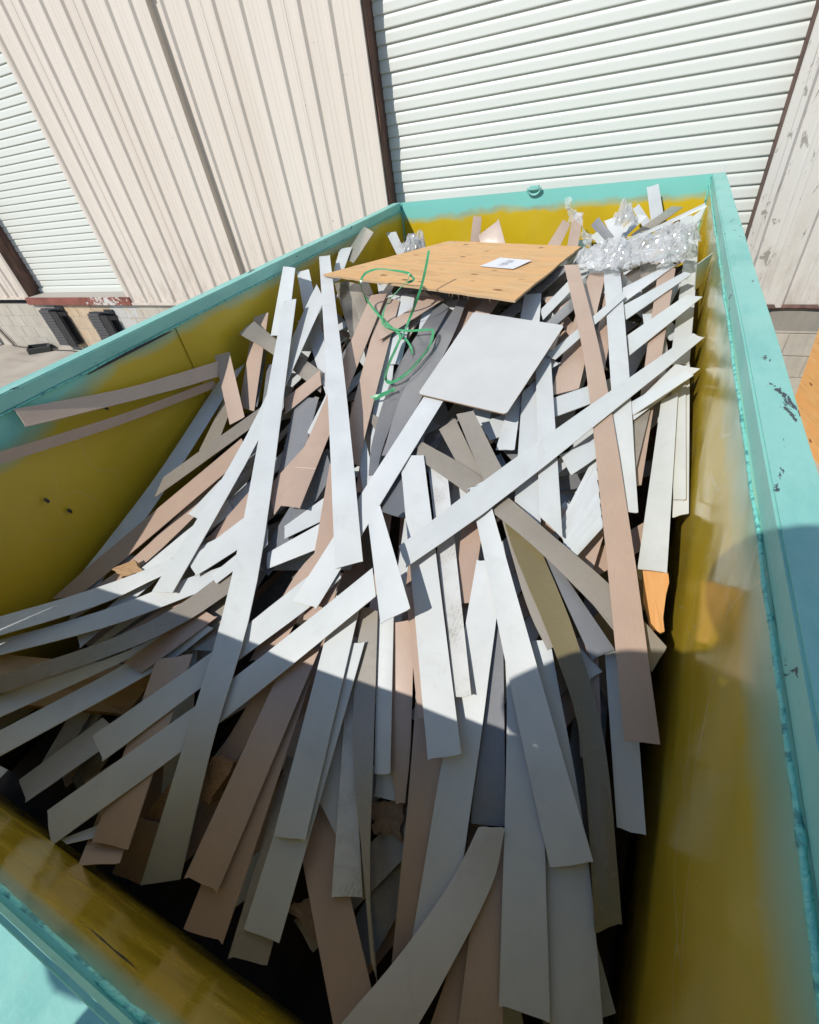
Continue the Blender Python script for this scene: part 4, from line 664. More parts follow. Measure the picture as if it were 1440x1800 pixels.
('T','long taupe band arching under the broad white diagonal to the right wall',[(-0.71,1.372,-0.972,-0.691,1.289,-0.994),(-0.648,1.35,-0.982,-0.642,1.268,-1.004),(-0.59,1.331,-0.992,-0.595,1.249,-1.014),(-0.533,1.312,-1.002,-0.549,1.23,-1.024),(-0.475,1.288,-1.01,-0.501,1.208,-1.032),(-0.415,1.257,-1.018,-0.45,1.181,-1.039),(-0.351,1.216,-1.022,-0.396,1.148,-1.041),(-0.286,1.168,-1.025,-0.342,1.113,-1.041),(-0.224,1.121,-1.027,-0.287,1.076,-1.04),(-0.168,1.078,-1.031,-0.234,1.04,-1.042),(-0.119,1.044,-1.037,-0.181,1.006,-1.048),(-0.076,1.018,-1.045,-0.127,0.972,-1.06),(-0.038,0.998,-1.056,-0.07,0.936,-1.076),(-0.001,0.98,-1.068,-0.016,0.903,-1.093),(0.033,0.962,-1.08,0.033,0.872,-1.109),(0.067,0.943,-1.092,0.073,0.845,-1.122),(0.1,0.921,-1.103,0.104,0.824,-1.133),(0.13,0.898,-1.114,0.128,0.806,-1.143),(0.16,0.875,-1.125,0.149,0.79,-1.152),(0.189,0.852,-1.136,0.169,0.774,-1.161),(0.217,0.831,-1.146,0.19,0.759,-1.169)]),
('T','pale edge-lit strip under the taupe arch',[(-0.06,0.974,-1.126,-0.042,0.968,-1.128),(0.071,0.871,-1.131,0.086,0.835,-1.143)]),
('T','taupe strip dropping from the corner of the pale board',[(-0.587,1.47,-0.897,-0.526,1.497,-0.891),(-0.546,1.417,-0.922,-0.489,1.452,-0.913),(-0.506,1.363,-0.946,-0.451,1.406,-0.935),(-0.467,1.312,-0.969,-0.416,1.363,-0.956),(-0.434,1.268,-0.988,-0.384,1.324,-0.974),(-0.407,1.233,-1.003,-0.357,1.292,-0.987),(-0.387,1.207,-1.012,-0.338,1.267,-0.995),(-0.373,1.19,-1.016,-0.323,1.249,-1),(-0.363,1.176,-1.018,-0.311,1.233,-1.002),(-0.353,1.164,-1.019,-0.3,1.218,-1.004),(-0.342,1.15,-1.022,-0.287,1.203,-1.007)]),
('T','second taupe strip beside the one at the pale board corner',[(-0.666,1.471,-0.977,-0.622,1.542,-0.96),(-0.503,1.275,-1.021,-0.417,1.265,-1.024)]),
('W','white upright strip right of the pale board',[(-0.441,2.159,-0.83,-0.377,2.161,-0.829),(-0.188,1.131,-1.033,-0.101,1.065,-1.052)]),
('W','white upright strip passing under the broad diagonal',[(-0.393,1.732,-0.924,-0.353,1.832,-0.907),(-0.283,1.188,-1.04,-0.177,1.11,-1.062)]),
('W','white strip just below the pale board edge',[(-0.429,1.617,-0.956,-0.396,1.745,-0.931),(-0.414,1.415,-0.999,-0.345,1.426,-0.996)]),
('W','topmost of the fanned white strips stacked behind the long tan strip',[(-0.123,1.158,-1.074,-0.107,1.124,-1.084),(-0.065,1.47,-1.008,-0.048,1.415,-1.021)]),
('W','second of the fanned white strips stacked behind the long tan strip',[(-0.115,1.128,-1.075,-0.099,1.094,-1.085),(-0.052,1.401,-1.009,-0.036,1.349,-1.022)]),
('W','third of the fanned white strips stacked behind the long tan strip',[(-0.107,1.095,-1.073,-0.091,1.062,-1.082),(-0.04,1.342,-1.016,-0.025,1.293,-1.028)]),
('W','fourth of the fanned white strips stacked behind the long tan strip',[(-0.099,1.064,-1.071,-0.084,1.032,-1.08),(-0.028,1.281,-1.017,-0.014,1.234,-1.03)]),
('W','fifth of the fanned white strips stacked behind the long tan strip',[(-0.091,1.033,-1.068,-0.076,1.002,-1.078),(-0.017,1.225,-1.021,-0.003,1.181,-1.033)]),
('W','lowest of the fanned white strips stacked behind the long tan strip',[(-0.083,1.002,-1.064,-0.069,0.971,-1.073),(-0.007,1.175,-1.026,0.007,1.132,-1.038)]),
('K','reddish brown strip at the bottom of the fanned stack',[(-0.033,1.274,-1.055,0.026,1.286,-1.052),(-0.087,0.986,-1.132,0.001,1.008,-1.126)]),
('W','short white strip above the fanned stack',[(-0.177,1.411,-0.985,-0.123,1.331,-1.005),(-0.065,1.527,-0.972,-0.045,1.449,-0.99)]),
('K','tan strip left of the long tan strip, upper right',[(-0.302,2.836,-0.777,-0.217,2.848,-0.777),(-0.285,1.759,-0.942,-0.181,1.819,-0.931)]),
('K','tan strip between the two white uprights at upper right',[(-0.21,2.951,-0.782,-0.133,2.868,-0.784),(-0.153,1.825,-0.952,-0.1,1.831,-0.95)]),
('W','white diagonal just below the pale board',[(-0.52,1.571,-0.984,-0.458,1.48,-1.006),(-0.437,1.629,-0.971,-0.382,1.535,-0.992),(-0.349,1.689,-0.957,-0.303,1.592,-0.977),(-0.265,1.747,-0.943,-0.226,1.647,-0.963),(-0.19,1.801,-0.932,-0.158,1.698,-0.951),(-0.133,1.846,-0.925,-0.106,1.742,-0.944),(-0.098,1.881,-0.925,-0.074,1.776,-0.943),(-0.081,1.908,-0.929,-0.058,1.803,-0.947),(-0.073,1.931,-0.935,-0.05,1.826,-0.953),(-0.067,1.954,-0.943,-0.045,1.849,-0.961),(-0.057,1.979,-0.949,-0.035,1.874,-0.967)]),
('K','tan upright strip behind the white slats at the right',[(0.032,2.851,-0.762,0.11,2.826,-0.762),(0.058,1.331,-1.032,0.098,1.357,-1.025)]),
('T','ochre strip showing below the white slats at the right',[(0.025,1.669,-0.959,0.092,1.755,-0.942),(0.063,1.365,-1.004,0.072,1.377,-1.001)]),
('W','bluish white strip against the right wall behind a wider one',[(0.154,2.002,-0.912,0.209,2.039,-0.906),(0.199,1.258,-1.059,0.243,1.282,-1.052)]),
('W','white strip second from the right wall',[(0.146,1.941,-0.912,0.196,1.965,-0.909),(0.195,1.32,-1.033,0.23,1.325,-1.031)]),
('W','wide white strip with a square end by the orange wood',[(0.122,1.784,-0.931,0.175,1.824,-0.924),(0.119,1.027,-1.077,0.195,1.033,-1.075)]),
('W','white slat with a jagged tip under the broad diagonal',[(0.019,1.702,-0.94,0.04,1.643,-0.952),(0.153,1.962,-0.874,0.237,1.939,-0.878)]),
('W','lower white slat beneath the jagged one',[(0.016,1.73,-0.931,0.033,1.662,-0.944),(0.175,1.81,-0.833,0.204,1.789,-0.836)]),
('W','white upright strip standing at the right wall',[(0.157,3.589,-0.765,0.22,3.603,-0.766),(0.155,3.379,-0.785,0.219,3.388,-0.786),(0.153,3.188,-0.804,0.219,3.193,-0.804),(0.151,3.011,-0.82,0.218,3.013,-0.821),(0.149,2.847,-0.836,0.217,2.847,-0.836),(0.148,2.692,-0.851,0.216,2.691,-0.851),(0.146,2.545,-0.864,0.215,2.544,-0.864),(0.144,2.405,-0.877,0.213,2.407,-0.877),(0.142,2.275,-0.889,0.211,2.278,-0.888),(0.14,2.153,-0.9,0.21,2.158,-0.899),(0.139,2.04,-0.911,0.208,2.047,-0.91)]),
('W','pale strip end standing in the far right corner',[(0.105,3.834,-0.731,0.176,3.88,-0.732),(0.166,3.36,-0.825,0.23,3.349,-0.825)]),
('W','third white slat from the top on the right',[(-0.047,2.222,-0.87,-0.02,2.067,-0.893),(0.166,2.5,-0.785,0.231,2.482,-0.787)]),
('W','second white slat from the top on the right',[(-0.091,2.484,-0.828,-0.066,2.349,-0.846),(0.149,2.766,-0.762,0.183,2.741,-0.764)]),
('W','topmost white slat on the right, below the plastic film',[(-0.124,2.658,-0.806,-0.096,2.499,-0.823),(0.088,2.877,-0.749,0.107,2.848,-0.75)]),
('W','white upright strip crossing the slats right of the long tan strip',[(-0.268,3.072,-0.745,-0.178,3.038,-0.745),(-0.222,2.789,-0.778,-0.137,2.768,-0.778),(-0.183,2.547,-0.806,-0.102,2.536,-0.805),(-0.148,2.332,-0.831,-0.071,2.329,-0.83),(-0.116,2.136,-0.856,-0.043,2.138,-0.855),(-0.086,1.951,-0.883,-0.015,1.958,-0.882),(-0.056,1.776,-0.913,0.011,1.784,-0.911),(-0.028,1.611,-0.943,0.036,1.621,-0.942),(-0.002,1.459,-0.973,0.058,1.469,-0.971),(0.021,1.321,-1,0.079,1.333,-0.997),(0.042,1.199,-1.024,0.098,1.211,-1.021)]),
('W','white diagonal with a split tip across the upright at upper right',[(-0.346,1.965,-0.862,-0.301,1.935,-0.867),(-0.11,2.57,-0.792,-0.087,2.52,-0.798)]),
('W','small pointed white tip at the right of the pale board',[(-0.412,1.908,-0.902,-0.366,1.847,-0.912),(-0.35,2.005,-0.887,-0.285,1.962,-0.894)]),
('W','white strip tip right of the plywood corner',[(-0.471,2.419,-0.829,-0.436,2.322,-0.842),(-0.391,2.792,-0.791,-0.35,2.671,-0.799)]),
('G','grey strip right of the plywood corner',[(-0.428,2.249,-0.85,-0.401,2.174,-0.861),(-0.331,2.561,-0.807,-0.299,2.435,-0.82)]),
('K','tan strip end beside the grey ones at the plywood corner',[(-0.382,2.465,-0.831,-0.344,2.561,-0.821),(-0.403,2.056,-0.893,-0.333,2.085,-0.889)]),
('W','white strip standing under the plywood corner',[(-0.585,2.556,-0.798,-0.499,2.568,-0.797),(-0.496,2.002,-0.88,-0.394,2.01,-0.879)]),
('K','long glossy tan strip bowing down the right side',[(-0.424,2.753,-0.712,-0.352,2.756,-0.712),(-0.362,2.546,-0.752,-0.292,2.549,-0.751),(-0.308,2.367,-0.786,-0.238,2.37,-0.785),(-0.259,2.202,-0.817,-0.19,2.206,-0.816),(-0.213,2.041,-0.847,-0.144,2.046,-0.847),(-0.169,1.879,-0.879,-0.101,1.885,-0.878),(-0.129,1.716,-0.91,-0.06,1.725,-0.908),(-0.093,1.561,-0.939,-0.022,1.572,-0.937),(-0.059,1.413,-0.968,0.013,1.426,-0.964),(-0.027,1.272,-0.997,0.046,1.287,-0.993),(0.005,1.138,-1.027,0.078,1.154,-1.023),(0.036,1.008,-1.06,0.11,1.024,-1.055),(0.066,0.883,-1.094,0.14,0.899,-1.089),(0.094,0.765,-1.127,0.168,0.781,-1.121),(0.12,0.659,-1.157,0.194,0.675,-1.151),(0.142,0.564,-1.183,0.217,0.581,-1.177)]),
('W','broad white diagonal lying on top of the pile to the right wall',[(-0.594,0.897,-1.068,-0.542,0.835,-1.088),(-0.551,0.964,-1.05,-0.498,0.894,-1.072),(-0.511,1.028,-1.033,-0.456,0.948,-1.057),(-0.468,1.095,-1.015,-0.413,1.006,-1.041),(-0.417,1.175,-0.996,-0.362,1.077,-1.024),(-0.353,1.276,-0.975,-0.3,1.175,-1.002),(-0.27,1.407,-0.95,-0.219,1.309,-0.976),(-0.169,1.565,-0.922,-0.122,1.477,-0.944),(-0.054,1.746,-0.891,-0.01,1.675,-0.908),(0.071,1.942,-0.858,0.114,1.892,-0.869),(0.2,2.145,-0.823,0.242,2.117,-0.827)]),
('W','white strip behind the two crossing ones at upper left',[(-2.015,2.546,-0.652,-1.959,2.6,-0.652),(-1.937,2.436,-0.703,-1.871,2.477,-0.703),(-1.866,2.333,-0.753,-1.788,2.362,-0.754),(-1.796,2.234,-0.801,-1.709,2.252,-0.801),(-1.725,2.136,-0.842,-1.633,2.146,-0.842),(-1.65,2.037,-0.875,-1.558,2.042,-0.875),(-1.571,1.937,-0.899,-1.485,1.941,-0.898),(-1.491,1.84,-0.915,-1.415,1.844,-0.914),(-1.413,1.747,-0.927,-1.348,1.751,-0.926),(-1.339,1.659,-0.937,-1.285,1.665,-0.936),(-1.272,1.579,-0.948,-1.227,1.584,-0.947)]),
('W','white strip standing highest at the upper left wall',[(-2.015,2.433,-0.589,-1.892,2.385,-0.589),(-1.852,1.967,-0.822,-1.742,1.973,-0.821)]),
('K','second tan strip from the left wall, leaning',[(-2.015,2.06,-0.755,-1.949,2.113,-0.748),(-1.794,1.516,-1.01,-1.682,1.501,-1.014)]),
('T','folded taupe strip crossing behind the white ones at the upper left',[(-1.96,1.989,-0.751,-1.959,1.853,-0.771),(-1.933,1.985,-0.77,-1.925,1.853,-0.789),(-1.91,1.985,-0.788,-1.897,1.857,-0.807),(-1.885,1.983,-0.806,-1.866,1.86,-0.824),(-1.851,1.976,-0.825,-1.826,1.855,-0.842),(-1.802,1.958,-0.842,-1.768,1.837,-0.861),(-1.733,1.928,-0.859,-1.691,1.803,-0.879),(-1.651,1.889,-0.875,-1.602,1.759,-0.896),(-1.565,1.846,-0.889,-1.507,1.71,-0.913),(-1.481,1.804,-0.903,-1.416,1.662,-0.93),(-1.403,1.766,-0.917,-1.332,1.619,-0.945)]),
('K','narrow tan strip slanting up behind the broad white centre strip',[(-1.497,1.542,-0.952,-1.432,1.45,-0.974),(-1.411,1.759,-0.902,-1.344,1.654,-0.922)]),
('G','grey strip under the folded taupe one',[(-1.812,1.829,-0.923,-1.702,1.838,-0.921),(-1.53,1.343,-1.023,-1.432,1.323,-1.029)]),
('G','grey strip left of the broad white centre strip',[(-1.448,1.567,-0.958,-1.324,1.582,-0.955),(-1.264,1.091,-1.083,-1.171,1.108,-1.078)]),
('W','thin white edge strip left of the broad white centre strip',[(-1.259,1.364,-1.001,-1.207,1.338,-1.007),(-1.304,1.631,-0.949,-1.255,1.596,-0.956)]),
('K','tan strip leaning alone on the left wall',[(-2.015,1.686,-0.82,-1.94,1.723,-0.814),(-1.744,1.378,-1.027,-1.689,1.435,-1.012)]),
('T','taupe strip slanting over the foot of the leaning tan strip',[(-1.817,0.983,-1.073,-1.786,0.885,-1.104),(-1.78,1.073,-1.056,-1.745,0.975,-1.086),(-1.739,1.172,-1.037,-1.701,1.072,-1.066),(-1.698,1.271,-1.017,-1.657,1.171,-1.045),(-1.66,1.363,-1,-1.616,1.262,-1.027),(-1.629,1.439,-0.986,-1.583,1.338,-1.012),(-1.608,1.491,-0.977,-1.562,1.392,-1.001),(-1.594,1.525,-0.972,-1.55,1.429,-0.995),(-1.585,1.547,-0.969,-1.543,1.455,-0.991),(-1.577,1.567,-0.967,-1.538,1.479,-0.988),(-1.567,1.593,-0.963,-1.53,1.508,-0.983)]),
('K','tan strip with a pale joint line left of centre',[(-1.432,2.412,-0.752,-1.339,2.433,-0.749),(-1.141,0.956,-1.065,-1.046,0.965,-1.062)]),
('K','tan strip right of the broad white centre strip',[(-1.374,2.437,-0.769,-1.242,2.393,-0.774),(-1.293,2.167,-0.821,-1.166,2.121,-0.828),(-1.218,1.918,-0.868,-1.097,1.87,-0.877),(-1.154,1.705,-0.909,-1.038,1.655,-0.92),(-1.103,1.536,-0.942,-0.991,1.486,-0.954),(-1.066,1.416,-0.966,-0.958,1.367,-0.978),(-1.045,1.345,-0.981,-0.937,1.297,-0.993),(-1.033,1.307,-0.99,-0.926,1.261,-1.002),(-1.026,1.288,-0.996,-0.92,1.244,-1.008),(-1.021,1.273,-1.001,-0.915,1.231,-1.012),(-1.014,1.25,-1.008,-0.908,1.21,-1.019)]),
('K','thin tan strip sloping up to the plywood edge',[(-1.24,2.096,-0.819,-1.176,1.991,-0.835),(-1.057,2.458,-0.762,-0.98,2.396,-0.769)]),
('T','taupe strip under the left plywood corner',[(-1.899,2.756,-0.782,-1.825,2.815,-0.779),(-1.363,2.016,-0.857,-1.356,2.187,-0.832)]),
('T','second taupe strip under the left plywood corner',[(-1.804,2.75,-0.771,-1.67,2.696,-0.774),(-1.325,2.093,-0.841,-1.345,2.238,-0.819)]),
('W','white strip below the plywood, left of the green strap',[(-1.353,2.468,-0.773,-1.29,2.506,-0.769),(-1.269,2.238,-0.823,-1.2,2.266,-0.82),(-1.191,2.025,-0.869,-1.118,2.046,-0.867),(-1.123,1.838,-0.91,-1.046,1.853,-0.908),(-1.064,1.681,-0.944,-0.987,1.693,-0.942),(-1.017,1.557,-0.97,-0.941,1.567,-0.968),(-0.98,1.465,-0.988,-0.909,1.474,-0.986),(-0.95,1.396,-1.001,-0.886,1.405,-0.999),(-0.925,1.34,-1.011,-0.868,1.348,-1.009),(-0.901,1.288,-1.02,-0.851,1.296,-1.018),(-0.877,1.234,-1.03,-0.834,1.241,-1.028)]),
('W','white strip behind the green strap',[(-1.268,2.469,-0.767,-1.179,2.468,-0.767),(-1.077,1.859,-0.896,-1.009,1.865,-0.895)]),
('W','white strip just right of the green strap',[(-1.096,2.39,-0.785,-1.044,2.473,-0.776),(-1.061,2.258,-0.817,-1.008,2.333,-0.809),(-1.027,2.131,-0.849,-0.974,2.2,-0.841),(-0.995,2.014,-0.879,-0.943,2.077,-0.87),(-0.968,1.907,-0.904,-0.915,1.964,-0.895),(-0.945,1.814,-0.925,-0.891,1.863,-0.916),(-0.928,1.734,-0.939,-0.873,1.776,-0.931),(-0.915,1.664,-0.948,-0.858,1.697,-0.942),(-0.904,1.601,-0.956,-0.845,1.626,-0.951),(-0.894,1.542,-0.962,-0.833,1.558,-0.959),(-0.884,1.483,-0.969,-0.82,1.492,-0.967)]),
('W','white strip between the dark grey curved pair',[(-0.994,2.469,-0.805,-0.929,2.503,-0.801),(-0.96,2.302,-0.831,-0.901,2.348,-0.824),(-0.928,2.143,-0.855,-0.875,2.201,-0.847),(-0.899,2,-0.878,-0.85,2.066,-0.867),(-0.874,1.876,-0.898,-0.829,1.946,-0.885),(-0.854,1.774,-0.914,-0.809,1.843,-0.902),(-0.839,1.697,-0.926,-0.793,1.757,-0.915),(-0.829,1.636,-0.936,-0.779,1.684,-0.928),(-0.82,1.584,-0.945,-0.766,1.618,-0.939),(-0.812,1.536,-0.953,-0.754,1.556,-0.949),(-0.804,1.486,-0.962,-0.742,1.494,-0.96)]),
('K','tan strip running under the pale board',[(-0.789,2.49,-0.797,-0.695,2.489,-0.797),(-0.796,2.345,-0.822,-0.708,2.359,-0.819),(-0.803,2.207,-0.845,-0.721,2.236,-0.84),(-0.81,2.078,-0.867,-0.733,2.118,-0.86),(-0.814,1.961,-0.888,-0.743,2.009,-0.88),(-0.815,1.856,-0.908,-0.749,1.906,-0.899),(-0.812,1.763,-0.927,-0.751,1.812,-0.919),(-0.806,1.681,-0.947,-0.75,1.724,-0.939),(-0.799,1.605,-0.965,-0.747,1.641,-0.959),(-0.792,1.533,-0.984,-0.745,1.562,-0.977),(-0.786,1.463,-1.001,-0.743,1.485,-0.995)]),
('K','reddish tan strip in the shadow of the plywood',[(-1.167,2.478,-0.777,-1.062,2.477,-0.777),(-1.147,2.066,-0.87,-1.068,2.071,-0.869)]),
('K','brown strip in the plywood shadow above the pale board',[(-0.93,2.54,-0.812,-0.805,2.539,-0.813),(-0.876,2.098,-0.874,-0.788,2.103,-0.873)]),
('G','left of two curved charcoal strips at the centre',[(-1.019,2.426,-0.785,-0.932,2.349,-0.794),(-1.017,2.279,-0.81,-0.927,2.225,-0.817),(-1.017,2.14,-0.835,-0.923,2.107,-0.839),(-1.016,2.011,-0.858,-0.919,1.996,-0.859),(-1.012,1.891,-0.879,-0.914,1.891,-0.879),(-1.003,1.782,-0.899,-0.907,1.791,-0.897),(-0.989,1.68,-0.918,-0.899,1.692,-0.916),(-0.971,1.584,-0.936,-0.888,1.595,-0.934),(-0.951,1.497,-0.952,-0.878,1.505,-0.951),(-0.932,1.421,-0.967,-0.868,1.426,-0.967),(-0.916,1.358,-0.981,-0.859,1.361,-0.98),(-0.902,1.31,-0.992,-0.851,1.312,-0.992),(-0.889,1.272,-1.002,-0.843,1.276,-1.001),(-0.877,1.241,-1.012,-0.836,1.246,-1.01),(-0.866,1.212,-1.021,-0.828,1.218,-1.019),(-0.854,1.181,-1.03,-0.821,1.187,-1.028)]),
('G','right of two curved charcoal strips at the centre',[(-0.909,2.429,-0.791,-0.866,2.455,-0.788),(-0.908,2.346,-0.804,-0.856,2.368,-0.801),(-0.908,2.269,-0.816,-0.845,2.288,-0.813),(-0.907,2.194,-0.827,-0.835,2.209,-0.825),(-0.906,2.117,-0.839,-0.826,2.129,-0.837),(-0.905,2.039,-0.851,-0.818,2.044,-0.85),(-0.904,1.957,-0.863,-0.812,1.951,-0.864),(-0.905,1.874,-0.875,-0.807,1.854,-0.879),(-0.904,1.791,-0.888,-0.802,1.758,-0.895),(-0.901,1.71,-0.901,-0.799,1.668,-0.909),(-0.896,1.632,-0.915,-0.796,1.588,-0.924),(-0.886,1.556,-0.93,-0.793,1.519,-0.938),(-0.873,1.482,-0.947,-0.791,1.455,-0.952),(-0.86,1.41,-0.964,-0.79,1.395,-0.967),(-0.846,1.34,-0.981,-0.788,1.338,-0.981),(-0.834,1.274,-0.996,-0.787,1.282,-0.994)]),
('W','white strip peeking out right of the broad white centre strip',[(-1.004,1.363,-0.996,-0.96,1.363,-0.995),(-0.823,1.071,-1.063,-0.805,1.151,-1.04)]),
('G','slate strip in the shadow of the white diagonal at the centre',[(-0.85,1.409,-0.976,-0.706,1.34,-0.993),(-0.73,1.039,-1.07,-0.64,1.034,-1.072)]),
('T','small taupe strip under the charcoal pair',[(-1.046,1.528,-0.957,-0.947,1.489,-0.966),(-0.914,1.398,-0.992,-0.82,1.336,-1.008)]),
('W','white diagonal from the pale board down to the left',[(-0.767,1.604,-0.89,-0.675,1.579,-0.895),(-0.782,1.483,-0.924,-0.691,1.453,-0.931),(-0.796,1.367,-0.956,-0.706,1.332,-0.966),(-0.81,1.258,-0.987,-0.72,1.218,-0.998),(-0.823,1.155,-1.016,-0.733,1.114,-1.029),(-0.836,1.059,-1.045,-0.745,1.019,-1.057),(-0.849,0.969,-1.073,-0.757,0.935,-1.084),(-0.863,0.885,-1.101,-0.769,0.859,-1.11),(-0.876,0.805,-1.129,-0.781,0.787,-1.134),(-0.889,0.728,-1.155,-0.792,0.719,-1.158),(-0.901,0.653,-1.181,-0.802,0.652,-1.181)]),
('W','short white strip with a chipped lower corner at the centre',[(-0.716,0.931,-0.987,-0.687,0.974,-0.974),(-0.531,0.621,-1.099,-0.461,0.685,-1.077)]),
('W','slanting white strip reaching the left fan',[(-1.854,2.498,-0.707,-1.656,2.266,-0.732),(-1.767,2.183,-0.778,-1.605,2.029,-0.793),(-1.686,1.907,-0.84,-1.557,1.816,-0.847),(-1.617,1.665,-0.894,-1.514,1.623,-0.896),(-1.564,1.453,-0.944,-1.478,1.444,-0.943),(-1.527,1.265,-0.993,-1.452,1.276,-0.99),(-1.507,1.095,-1.042,-1.434,1.115,-1.038),(-1.5,0.94,-1.09,-1.423,0.961,-1.086),(-1.499,0.796,-1.138,-1.415,0.815,-1.133),(-1.499,0.661,-1.183,-1.409,0.679,-1.177),(-1.497,0.534,-1.224,-1.402,0.553,-1.217)]),
('W','broad white strip down the centre with a ragged square end',[(-2.006,2.805,-0.63,-1.932,2.823,-0.63),(-1.764,2.416,-0.699,-1.683,2.428,-0.699),(-1.563,2.095,-0.753,-1.477,2.102,-0.754),(-1.398,1.829,-0.8,-1.308,1.835,-0.8),(-1.262,1.609,-0.843,-1.17,1.616,-0.842),(-1.151,1.424,-0.888,-1.059,1.435,-0.885),(-1.06,1.266,-0.936,-0.969,1.284,-0.931),(-0.983,1.128,-0.987,-0.893,1.155,-0.979),(-0.915,1.003,-1.037,-0.827,1.039,-1.026),(-0.853,0.889,-1.085,-0.766,0.932,-1.071),(-0.795,0.783,-1.126,-0.708,0.833,-1.11)]),
('W','longest white strip, from the upper left to the near shadow',[(-1.855,2.161,-0.701,-1.785,2.187,-0.697),(-1.658,1.724,-0.839,-1.575,1.747,-0.836),(-1.492,1.36,-0.955,-1.399,1.381,-0.95),(-1.358,1.065,-1.048,-1.258,1.087,-1.042),(-1.255,0.832,-1.122,-1.151,0.856,-1.115),(-1.181,0.654,-1.18,-1.075,0.68,-1.171),(-1.131,0.521,-1.222,-1.026,0.548,-1.212),(-1.095,0.417,-1.252,-0.993,0.445,-1.241),(-1.07,0.332,-1.279,-0.971,0.359,-1.268),(-1.052,0.255,-1.308,-0.956,0.284,-1.296),(-1.04,0.182,-1.344,-0.944,0.213,-1.332),(-1.034,0.11,-1.39,-0.937,0.146,-1.378),(-1.036,0.042,-1.443,-0.935,0.083,-1.431),(-1.042,-0.025,-1.501,-0.937,0.023,-1.489),(-1.049,-0.091,-1.559,-0.94,-0.036,-1.548),(-1.054,-0.157,-1.614,-0.942,-0.097,-1.604)]),
('W','short white strip at the left plywood corner',[(-2.015,3.079,-0.651,-1.943,3.132,-0.652),(-1.819,2.588,-0.74,-1.786,2.663,-0.736)]),
('T','clear grey strip leaning on the far left wall',[(-2.015,3.471,-0.592,-1.813,3.243,-0.591),(-2.015,3.079,-0.702,-1.808,2.898,-0.698)]),
('W','white strip standing at the far left beside the film',[(-2.015,3.81,-0.705,-1.936,3.83,-0.705),(-1.723,3.384,-0.776,-1.708,3.485,-0.779)]),
('K','small tan strip standing left at the far yellow wall',[(-1.359,4.076,-0.68,-1.289,4.075,-0.688),(-1.383,4.034,-0.878,-1.305,4.032,-0.889)]),
('K','broad tan offcut standing at the far yellow wall',[(-1.278,3.941,-0.79,-1.119,3.961,-0.695),(-1.243,3.896,-0.852,-1.048,3.896,-0.852)]),
('K','slanted tan strip at the far yellow wall',[(-0.614,3.777,-0.69,-0.561,3.771,-0.719),(-0.662,3.442,-0.791,-0.577,3.44,-0.8)]),
('K','upright tan strip at the far yellow wall beside the film',[(-0.577,3.96,-0.682,-0.507,3.96,-0.687),(-0.523,3.439,-0.802,-0.455,3.438,-0.808)]),
('W','white strip standing tallest at the far wall',[(-0.129,4.104,-0.592,-0.059,4.106,-0.579),(-0.059,4.06,-0.798,0.012,4.068,-0.763)]),
('W','bright white square end in the far corner',[(-0.373,4.072,-0.768,-0.296,4.076,-0.749),(-0.291,4.025,-0.878,-0.225,4.038,-0.819)]),
('G','grey strip end in the far right heap',[(-0.46,4.071,-0.792,-0.417,4.082,-0.743),(-0.327,3.959,-0.898,-0.281,3.968,-0.851)]),
('W','pale strip end lowest in the far right heap',[(-0.432,3.897,-0.825,-0.394,3.902,-0.8),(-0.319,3.571,-0.835,-0.281,3.576,-0.811)]),
('W','white strip end behind the grey one in the far right heap',[(-0.191,4.07,-0.71,-0.161,4.076,-0.68),(-0.099,4.045,-0.828,-0.06,4.053,-0.79)]),
('W','light grey diagonal strip in the far right heap',[(-0.292,3.647,-0.814,-0.242,3.642,-0.842),(-0.139,3.712,-0.678,-0.087,3.71,-0.69)]),
('T','grey translucent strip leaning into the far right corner',[(-0.159,3.672,-0.78,-0.113,3.667,-0.807),(0.046,4.098,-0.714,0.12,4.096,-0.722)]),
('W','thin pale strip seen edge on in the far right corner',[(-0.207,3.57,-0.804,-0.197,3.567,-0.819),(0.216,3.644,-0.63,0.233,3.641,-0.648)]),
('W','grey strip end against the right wall in the far corner',[(0.176,3.878,-0.744,0.243,3.891,-0.683),(0.18,3.627,-0.787,0.207,3.635,-0.748)]),
('W','white strip tip leaning on the right wall by the film',[(0.177,2.509,-0.663,0.243,2.684,-0.661),(0.204,2.608,-0.799,0.231,2.688,-0.793)]),
('K','tan strip stuck against the olive left wall',[(-2.015,0.739,-0.615,-1.963,0.715,-0.669),(-2.011,0.807,-0.636,-1.962,0.781,-0.687),(-2.006,0.881,-0.658,-1.96,0.854,-0.707),(-2,0.959,-0.682,-1.959,0.931,-0.727),(-1.995,1.038,-0.705,-1.957,1.007,-0.748),(-1.991,1.11,-0.725,-1.956,1.077,-0.767),(-1.988,1.172,-0.741,-1.954,1.137,-0.783),(-1.987,1.225,-0.753,-1.953,1.187,-0.796),(-1.986,1.272,-0.763,-1.951,1.232,-0.807),(-1.985,1.319,-0.772,-1.949,1.276,-0.818),(-1.984,1.369,-0.782,-1.947,1.323,-0.83),(-1.981,1.424,-0.794,-1.945,1.374,-0.842),(-1.979,1.479,-0.804,-1.943,1.426,-0.854),(-1.977,1.535,-0.815,-1.941,1.478,-0.865),(-1.974,1.593,-0.826,-1.939,1.532,-0.877),(-1.971,1.654,-0.838,-1.937,1.589,-0.89)]),
